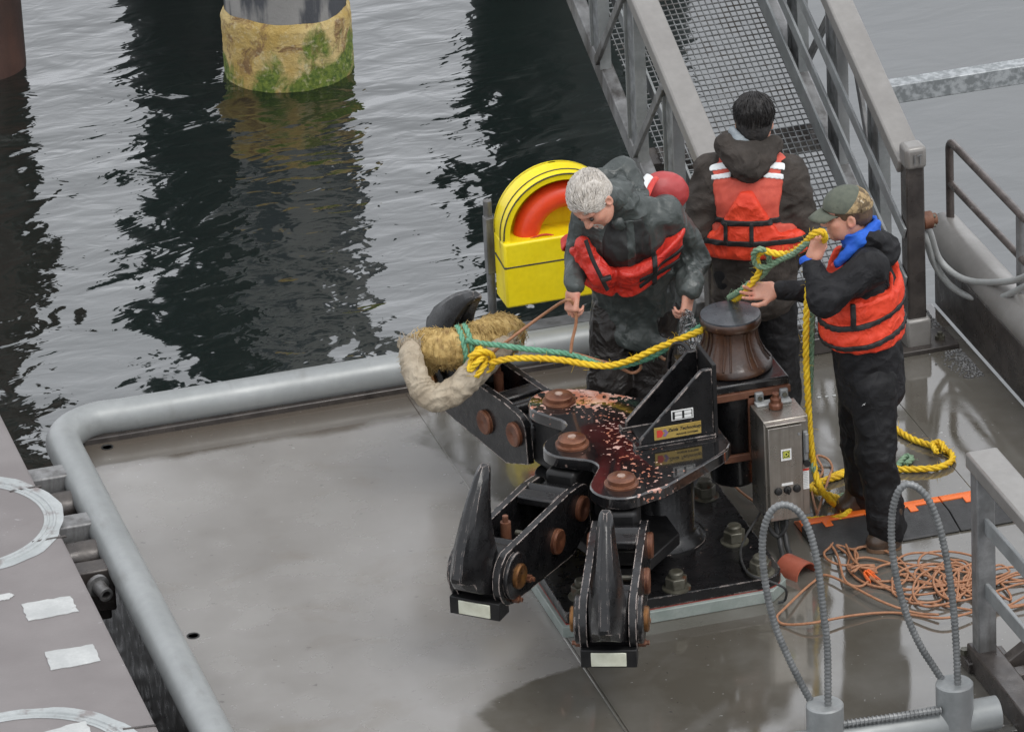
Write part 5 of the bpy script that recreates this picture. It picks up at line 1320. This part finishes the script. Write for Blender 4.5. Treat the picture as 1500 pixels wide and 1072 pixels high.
    trousers(root, hl, hr_, knl, knr, anl, anr, M['oiltrouser'], pel, lat, (.112, .098, .09), 6, .009)
    for an in (anl, anr):
        h_ = V3((an[0], an[1], 0))+HN*.06; boot(root, h_, h_-HN*.2-HR*.03, M['bootblack'], M['sole'])
    # vest slipped low round the chest, its back bulging behind the shoulder
    up = unit(nk-pel); hg = lambda p: (p-pel) @ up; lx = lambda p: (p-che) @ unit(lat)
    ang = lambda p: hg(p)+.16*lx(p)
    arms = lambda p: smin(limb(shl, ell_, wrl, .090, .088, .07)(p), limb(shr, elr, wrr, .078, .07, .055)(p), .01)
    z0 = (g(915, 408, -.17)-pel) @ up
    sag = lambda p: z0-.02+.30*np.abs(lx(p)-.02)-.06*np.exp(-((lx(p)-.0)/.05)**2)*0
    def region(p):
        x = lx(p); c = sag(p)+.02*x/.2; z = hg(p)
        h_ = np.where(x < -.03, .088, .084); return np.abs(z-c)-h_
    def vest(p):
        d = smax(tf(p)-.056, region(p), .035); d = smax(d, -((p-che) @ fwv)-.03, .02)
        d = smax(d, -(np.abs(lx(p)+.045)-.006)+.0-.02*0-np.maximum(0, .058-tf(p))*0, .012) if False else d
        d = d-.010*fold(p, 31, 6)-.0035*wob(p, 30, 6, 5)+.014*np.exp(-((lx(p)+.045)/.014)**2)
        return smax(d, -arms(p), .012)
    vb = bounds([pel, nk, shl, shr], .22)
    ve = soft('life_vest', vest, *vb, .0075, M['vestred'], root)
    def vest_l(p):   # left flap climbs to his right armpit
        a, b = g(853, 358, -.25), g(878, 402, -.27)
        d = smax(smin(cone(p, a, b, .036, .05), cone(p, g(846, 368, -.2), b, .034, .05), .03), -arms(p), .012); return d-.006*fold(p, 46, 3)
    soft('vest_flap', vest_l, *bounds([g(865, 370, -.25)], .17), .007, M['vestred'], ve)
    for zz in (.026, -.030):
        soft('strap', lambda p: np.maximum(np.maximum(vest(p)-.008, np.abs(hg(p)-sag(p)-zz)-.012), np.maximum(-((p-che) @ fwv)-.02, .06-lx(p))), *vb, .005, M['webbing'], ve)
    soft('strap', lambda p: np.maximum(np.maximum(vest(p)-.0095, np.abs(lx(p)-.135)-.012), -((p-che) @ fwv)-.02), *vb, .005, M['webbing'], ve)
    MB().tube(spline([g(858, 352, -.33), g(868, 380, -.34), g(880, 405, -.34), g(890, 425, -.32)], 8), .010, 8, flat=.6).build('strap', M['webbing'], ve)
    bc_ = g(888, 408, -.345)
    MB().box(bc_, (.05, .03, .022), (unit(vw(1, 0, .25)), HN, unit(vw(-.25, 0, 1)))).build('buckle', M['webbing'], ve, bevel=.006)
    def backp(p):
        c = g(972, 282, .13); ax_ = (unit(vw(1, .3, -.25)), unit(vw(-.3, 1, 0)), unit(vw(.25, 0, 1)))
        return smax(ell(p, c, (.125, .075, .10), ax_), -arms(p)-.005, .01)-.002*fold(p, 52, 2)
    soft('back_panel', backp, *bounds([g(972, 282, .12)], .2), .007, M['vestback'], ve)
    MB().tube(spline([g(930, 300, -.14), g(938, 285, -.10), g(944, 268, -.03), g(952, 258, .05)], 6), .020, 8, flat=.35).build('shoulder_strap', M['reflect'], ve)
    MB().tube(spline([g(941, 300, -.13), g(948, 286, -.09), g(955, 270, -.02), g(962, 260, .06)], 6), .013, 8, flat=.4).build('shoulder_strap', M['vestred'], ve)
    # silver hair
    def hairf(p):
        q = ((p-hc) @ A.T)/sc
        d = ell(q, (0, -.020, .040), (.080, .101, .086)); d = smin(d, ell(q, (0, -.066, -.015), (.062, .05, .05)), .03)
        d = np.maximum(d, q[:, 1]*1.0-.062-.35*(q[:, 2]-.06)+np.maximum(0, .03-q[:, 2])*.9); d = np.maximum(d, -.055-q[:, 2])
        return (d-.005*fold(q, 60, 2, (1, .5, .5)))*sc
    hr = soft('hair', hairf, *bounds([hc], .16), .0048, M['hairgrey'], root)
    rs = np.random.RandomState(8)
    hair_strands(None, hc, A*sc, 2200, M['hairgrey'], hr, .042, .0017, rs, lambda q: V3((q[0]*1.2+.5, .9, .25)), lambda q: q[1] < .058+.35*(q[2]-.06) and q[2] > -.03)
    def beard(p):
        q = ((p-hc) @ A.T)/sc; s = q.copy(); s[:, 0] = np.abs(s[:, 0])
        d = cone(s, (0, .088, -.050), (.026, .075, -.062), .0075, .005); d = smin(d, cone(s, (.026, .075, -.062), (.012, .075, -.098), .006, .012), .01)
        return (d-.002*fold(q, 120, 2))*sc
    soft('beard', beard, *bounds([hc+V3((0, .08, -.07)) @ A], .08), .004, M['hairgrey'], root)
    return dict(G=G, wrr=wrr, wrl=wrl, hc=hc)
MG = man_grey()
# ================================================================ ROPES AND CHAFING GEAR
def interp_y(pts, ends):
    (xa, ya), (xb, yb) = ends
    return [PY(x, y, ya+(yb-ya)*(x-xa)/(xb-xa)) for x, y in pts]
HK = ((705, .97), (1030, .42))
YR = .0158
_rope = MB.rope
def fuzzy(s, pts, r, *a, **k):
    _rope(s, pts, r, *a, **k); q = resample(pts, .01); rs_ = np.random.RandomState(len(q))
    for i in range(len(q)):
        d = rs_.normal(size=3); d /= np.linalg.norm(d); p0 = q[i]+d*r*.9
        s.tube([p0, p0+d*.006+rs_.normal(size=3)*.006, p0+d*.008+rs_.normal(size=3)*.012], (.0011, .0009, .0005), 3, caps=False)
    return s
MB.rope = fuzzy
G3 = MC['G']; g3 = lambda x, y, d=0.0: PD(x, y, G3, d)
# chafing sleeve: wet canvas in a V over the horn
cv = [(601, 510, 1.16), (603, 527, 1.10), (608, 548, 1.04), (617, 568, 1.0), (632, 582, .97), (652, 581, .95), (672, 568, .95), (690, 551, .96), (708, 533, .99), (728, 515, 1.04), (742, 503, 1.10)]
cp_ = spline([PY(x, y, yy) for x, y, yy in cv], 6)
cl_ = np.r_[0, np.cumsum(np.linalg.norm(np.diff(cp_, axis=0), axis=1))]
def canv(p):
    d = None
    rr = np.interp(np.linspace(0, 1, len(cp_)), [0, .25, .5, .8, 1], [.048, .055, .060, .061, .047])
    best = np.full(len(p), 9.); al = np.zeros(len(p))
    for i in range(0, len(cp_)-3, 3):
        e = cone(p, cp_[i], cp_[i+3], rr[i], rr[i+3]); d = e if d is None else smin(d, e, .02)
        dd = cp_[i+3]-cp_[i]; t = np.clip((p-cp_[i]) @ dd/(dd @ dd), 0, 1); al = np.where(e < best, cl_[i]+t*(cl_[i+3]-cl_[i]), al); best = np.minimum(best, e)
    w = wob(p, 20, 5, 3)
    return d-.0042*(1-2*np.abs(np.sin(al*48+4.5*w)))*(.35+.65*np.clip(.5+wob(p, 14, 4, 9), 0, 1))-.003*wob(p, 80, 6, 4)
chafe = empty('chafing_sleeve', cp_.mean(0)*[1, 1, 0]+[0, 0, cp_[:, 2].min()], 'wet beige canvas sleeve sagging in a V below the horn of the back hook', 'chafing gear')
soft('canvas_sleeve', canv, *bounds(cp_, .1), .006, M['canvas'], chafe)
b = MB(); rs = np.random.RandomState(2)
for e, dr in ((cp_[0], unit(cp_[0]-cp_[4])), (cp_[-1], unit(cp_[-1]-cp_[-4]))):
    for i in range(60):
        a = rs.normal(size=3); a = unit(a-dr*(a @ dr)); p0 = e+a*.05; b.tube([p0, p0+dr*.03+rs.normal(size=3)*.008, p0+dr*.05+rs.normal(size=3)*.016], (.003, .002, .001), 4)
fr = b.build('frayed_edge', M['canvas'], chafe); fr['kind'] = 'stuff'
sv = [(622, 508, 1.25), (640, 510, 1.19), (665, 509, 1.13), (690, 504, 1.12), (712, 495, 1.14), (732, 488, 1.20), (744, 492, 1.26)]
sp_ = spline([PY(x, y, yy) for x, y, yy in sv], 8)
def straw(p):
    d = None; rr = np.interp(np.linspace(0, 1, len(sp_)), [0, .12, .5, 1], [.075, .085, .080, .080])
    for i in range(0, len(sp_)-4, 4):
        e = cone(p, sp_[i], sp_[i+4], rr[i], rr[i+4]); d = e if d is None else smin(d, e, .03)
    return d-.006*wob(p, 70, 7, 5)-.002*np.sin((p @ unit(sp_[-1]-sp_[0]))*230+4*wob(p, 25, 4, 1))-.006*wob(p, 22, 5, 2)
straw_o = empty('fibre_fender', sp_.mean(0)*[1, 1, 0]+[0, 0, .55], 'straw coloured fibre padding wrapped round the horn of the back hook', 'padding')
soft('fibre_roll', straw, *bounds(sp_, .11), .006, M['straw'], straw_o)
b = MB(); T_s = np.gradient(sp_, axis=0); T_s /= np.linalg.norm(T_s, axis=1)[:, None]
for i in range(4200):
    k = rs.randint(0, len(sp_)) if i < 3200 else rs.randint(0, 7); a = rs.normal(size=3); a = unit(a-T_s[k]*(a @ T_s[k]))
    p0 = sp_[k]+a*.078; tq = unit(np.cross(T_s[k], a)); dr = unit(tq*rs.choice([-1, 1])+T_s[k]*rs.normal(0, .35)+a*.15) if i < 3200 else unit(-T_s[k]*.8+V3((0, 0, -.7))+a*.35)
    ln = rs.uniform(.03, .07) if i < 3200 else rs.uniform(.05, .12)
    b.tube([p0, p0+dr*ln*.5+a*.006, p0+dr*ln+V3((0, 0, -.008))+rs.normal(size=3)*.006], (.0022, .002, .0008), 4)
fo = b.build('loose_fibres', M['straw'], straw_o, smooth=180); fo['kind'] = 'stuff'
# green rope: collar round the padding, then along to the drum
k0 = min(range(len(sp_)), key=lambda i: abs((FPX*((sp_[i]-CAM) @ RT)/((sp_[i]-CAM) @ FW))+750-681))
cX, cY, cZ = frame(T_s[k0]); b = MB()
for o_ in (-.018, .016):
    b.rope([sp_[k0]+T_s[k0]*o_+.092*(math.cos(a)*cX+math.sin(a)*cY) for a in np.linspace(0, 2*math.pi, 40)], .014)
gl = interp_y([(683, 498), (705, 504), (735, 509), (770, 514), (805, 518), (835, 522), (862, 531), (892, 540), (925, 536), (960, 523), (1000, 498), (1028, 480)], HK)
gl = [q-HN*.02+V3((0, 0, .02)) for q in gl]; gl[0] = PY(683, 498, 1.03); gl[1] = PY(705, 503, 1.0)
b.rope(spline(gl, 10), .0138)
gr = tag(b.build('green_rope', M['ropegreen'], smooth=180), 'green rope stretched from the padding on the back hook to the capstan', 'rope')
yl = interp_y([(718, 525), (745, 519), (785, 518), (825, 521), (860, 527), (890, 529), (925, 520), (965, 502), (1000, 488), (1030, 476)], HK)
yl = [q-HN*.05 for q in yl]
b = MB(); b.rope(spline(yl, 10), YR)
kn = PY(706, 528, .93)
for j, (x, y) in enumerate(((0, 0), (.01, -.03), (-.012, .02))):
    c = kn+HR*(-.02+x)+V3((0, 0, -.01+y)); ax1, ax2 = unit(vw(.6, .3*(j-1), .7)), unit(vw(.3, .9, -.2+j*.5))
    b.rope([c+.043*(math.cos(a)*ax1+math.sin(a)*ax2) for a in np.linspace(0, 2*math.pi, 26)], .0145)
b.rope(spline([PY(688, 524, .93), PY(700, 516, .92), PY(716, 517, .93), PY(724, 528, .94), PY(718, 540, .93), PY(707, 548, .93)], 8), YR)
# turns round the drum waist
W_ = [CC+V3((.137*math.cos(a), .137*math.sin(a), .925+.006*a)) for a in np.linspace(2.2, -2.2+0, 30)]
b.rope([CC+V3((.140*math.cos(a), .140*math.sin(a), .955)) for a in np.linspace(2.35, .6, 22)], YR)
tag(b.build('yellow_rope', M['ropeyellow'], smooth=180), 'yellow rope knotted at the back hook and led to the capstan drum', 'rope')
# ropes in the hands of the man in the cap: drum > open hand > loop > chin hand > hanging > deck
b = MB()
dk = lambda x, y, z=.02: P(x, y, z)
ya = [PD(1075, 440, CC, .16), g3(1092, 426, .17), g3(1102, 413, .14), g3(1112, 398, .12), g3(1108, 378, .10), g3(1118, 368, .08), g3(1140, 372, .04), g3(1160, 370, -.02), g3(1178, 357, -.10), g3(1192, 342, -.19), g3(1205, 340, -.20), g3(1208, 350, -.17), g3(1200, 362, -.10),
      g3(1190, 385, -.06), g3(1184, 420, -.06), g3(1181, 470, -.06), g3(1181, 530, -.06), g3(1184, 590, -.05), g3(1187, 640, -.05), g3(1192, 680, -.06), g3(1202, 715, -.08), dk(1226, 742), dk(1240, 753), dk(1243, 742), dk(1228, 730, .03), dk(1205, 722, .04), dk(1188, 715), dk(1200, 706), dk(1230, 697), dk(1250, 688)]
b.rope(spline(ya, 10), YR)
b.rope(spline([dk(1178, 762), dk(1205, 760), dk(1232, 757, .045), dk(1246, 745, .04), dk(1240, 731, .04)], 8), YR)
b.rope(spline([dk(1305, 622), dk(1315, 630), dk(1335, 642), dk(1360, 651), dk(1378, 655), dk(1393, 664), dk(1394, 675), dk(1375, 684), dk(1345, 687), dk(1310, 687), dk(1270, 687), dk(1240, 690), dk(1215, 700), dk(1195, 712)], 8), YR)
b.rope(spline([dk(1385, 660, .05), dk(1378, 648, .06), dk(1366, 650, .05), dk(1372, 662, .05)], 8), .015)
tag(b.build('yellow_rope', M['ropeyellow'], smooth=180), 'yellow rope held at the chin, hanging down and looping over the deck', 'rope')
b = MB()
ga = [PD(1068, 436, CC, .17), g3(1082, 427, .20), g3(1098, 415, .17), g3(1118, 402, .13), g3(1127, 388, .10), g3(1124, 371, .08), g3(1113, 365, .06), g3(1104, 372, .08), g3(1108, 388, .10), g3(1124, 391, .08), g3(1142, 381, .03), g3(1162, 372, -.06), g3(1180, 358, -.14), g3(1194, 350, -.14), g3(1199, 362, -.08),
      g3(1194, 400, -.03), g3(1191, 440, -.03), g3(1189, 500, -.03), g3(1187, 560, -.02), g3(1184, 620, -.02), g3(1187, 665, -.04), g3(1196, 700, -.05), dk(1208, 722, .05), dk(1225, 728), dk(1245, 722)]
b.rope(spline(ga, 10), .0138)
b.rope(spline([dk(1312, 690), dk(1318, 678), dk(1328, 668), dk(1336, 672), dk(1326, 680)], 8), .0145)
tag(b.build('green_rope', M['ropepale'], smooth=180), 'faded green rope held beside the yellow one and hanging to the deck', 'rope')
# thin line in the bending man's hand
GG = MG['G']; g1 = lambda x, y, d=0.0: PD(x, y, GG, d)
b = MB()
hz = g1(829, 440, -.36)
b.tube(spline([PY(696, 556, 1.0), PY(701, 536, 1.0), PY(708, 527, .98), PY(760, 487, .95), PY(800, 458, .92), hz, g1(840, 446, -.36), g1(844, 470, -.36), g1(838, 500, -.37), g1(836, 517, -.38)], 10), .0075, 8)
b.tube(spline(interp_y([(836, 517), (850, 520), (870, 526), (900, 535), (925, 546), (938, 540), (940, 528)], HK)+interp_y([(958, 519), (975, 527)], HK), 8), .0075, 8)
tag(b.build('thin_line', M['line'], smooth=180), 'thin brown line running from the back hook through the bending person\'s hand', 'line')
# coiled thin line on the deck
b = MB(); rs = np.random.RandomState(21); pts = []
cen = [(1250, 795), (1232, 818), (1285, 835), (1300, 845), (1335, 852), (1365, 838), (1395, 852), (1345, 866), (1405, 872), (1372, 846), (1425, 852), (1400, 838), (1445, 868), (1478, 872), (1430, 846), (1380, 862), (1350, 850), (1462, 856), (1495, 868), (1395, 846), (1405, 858)]
ph = 0
for i, (x, y) in enumerate(cen):
    c = P(x, y, 0); a_, b_ = rs.uniform(.08, .22), rs.uniform(.06, .15); rot = rs.uniform(0, 3.1); n = 9
    for k in range(n):
        t = ph+k*2*math.pi/n*1.05; u_, v_ = a_*math.cos(t), b_*math.sin(t)
        pts.append(c+V3((u_*math.cos(rot)-v_*math.sin(rot), u_*math.sin(rot)+v_*math.cos(rot), .008+rs.uniform(0, .014)+(.006 if i > 9 else 0))))
    ph += 1.05*2*math.pi
b.tube(spline(pts, 6), .0060, 6)
for l_ in ([(1500, 885), (1440, 893), (1380, 905), (1310, 897), (1250, 901), (1190, 912), (1150, 914), (1138, 904), (1150, 890), (1190, 853), (1215, 843), (1290, 880), (1340, 897), (1375, 900)],
           [(1186, 786), (1198, 750), (1214, 700), (1219, 685), (1212, 672), (1196, 668), (1205, 690), (1190, 716), (1196, 750)],
           [(1040, 686), (1060, 697), (1085, 720), (1105, 735)], [(1200, 775), (1225, 810), (1238, 850), (1262, 858), (1275, 840), (1250, 820), (1236, 790), (1222, 765)]):
    b.tube(spline([P(x, y, .011+.012*(i % 3)) for i, (x, y) in enumerate(l_)], 8), .0062, 6)
for k in range(5):
    c = P(1262, 835, .03); b.tube(spline([c+V3((-.05, .05*math.sin(k), .005*k)), c+V3((0, .012*math.cos(k*2), .012+.003*k)), c+V3((.06, -.05+.01*k, .005*k))], 6), .0060, 6)
co_ = tag(b.build('thin_line', M['line'], smooth=180), 'tangled heap of thin orange brown line on the wet deck', 'line')
b = MB(); c = P(1266, 838, .035)
for k in range(26):
    d = rs.normal(size=3)*[1, 1, .5]; b.tube([c, c+unit(d)*.02+V3((.012, -.02, 0)), c+unit(d)*.03+V3((.03, -.05, -.02))], (.005, .004, .002), 5)
tag(b.build('cord_end', M['cableorange']), 'frayed bright orange cord end lying on the tangled line', 'cord')
# clear plastic held in the bending man's hand
def bagf(p):
    c0, c1 = g1(1006, 462, -.27), g1(1012, 505, -.27); return np.abs(cone(p, c0, c1, .022, .055)-.010*fold(p, 60, 2, (1.5, 1.5, .4)))-.0016
tag(soft('plastic_bag', bagf, *bounds([g1(1006, 462, -.27), g1(1012, 505, -.27)], .09), .005, M['plasticbag'], None), 'crumpled clear plastic bag hanging from the bending person\'s hand', 'bag')
# white dashed tread mark behind the control box
b = MB()
for i in range(8): b.box(P(1200+i*11, 582-i*1.4, .002), (.016, .012, .003))
tag(b.build('deck_marking', M['patch'], smooth=0), 'short dashed white mark on the deck behind the control box', kind='structure')
bpy.context.view_layer.update()
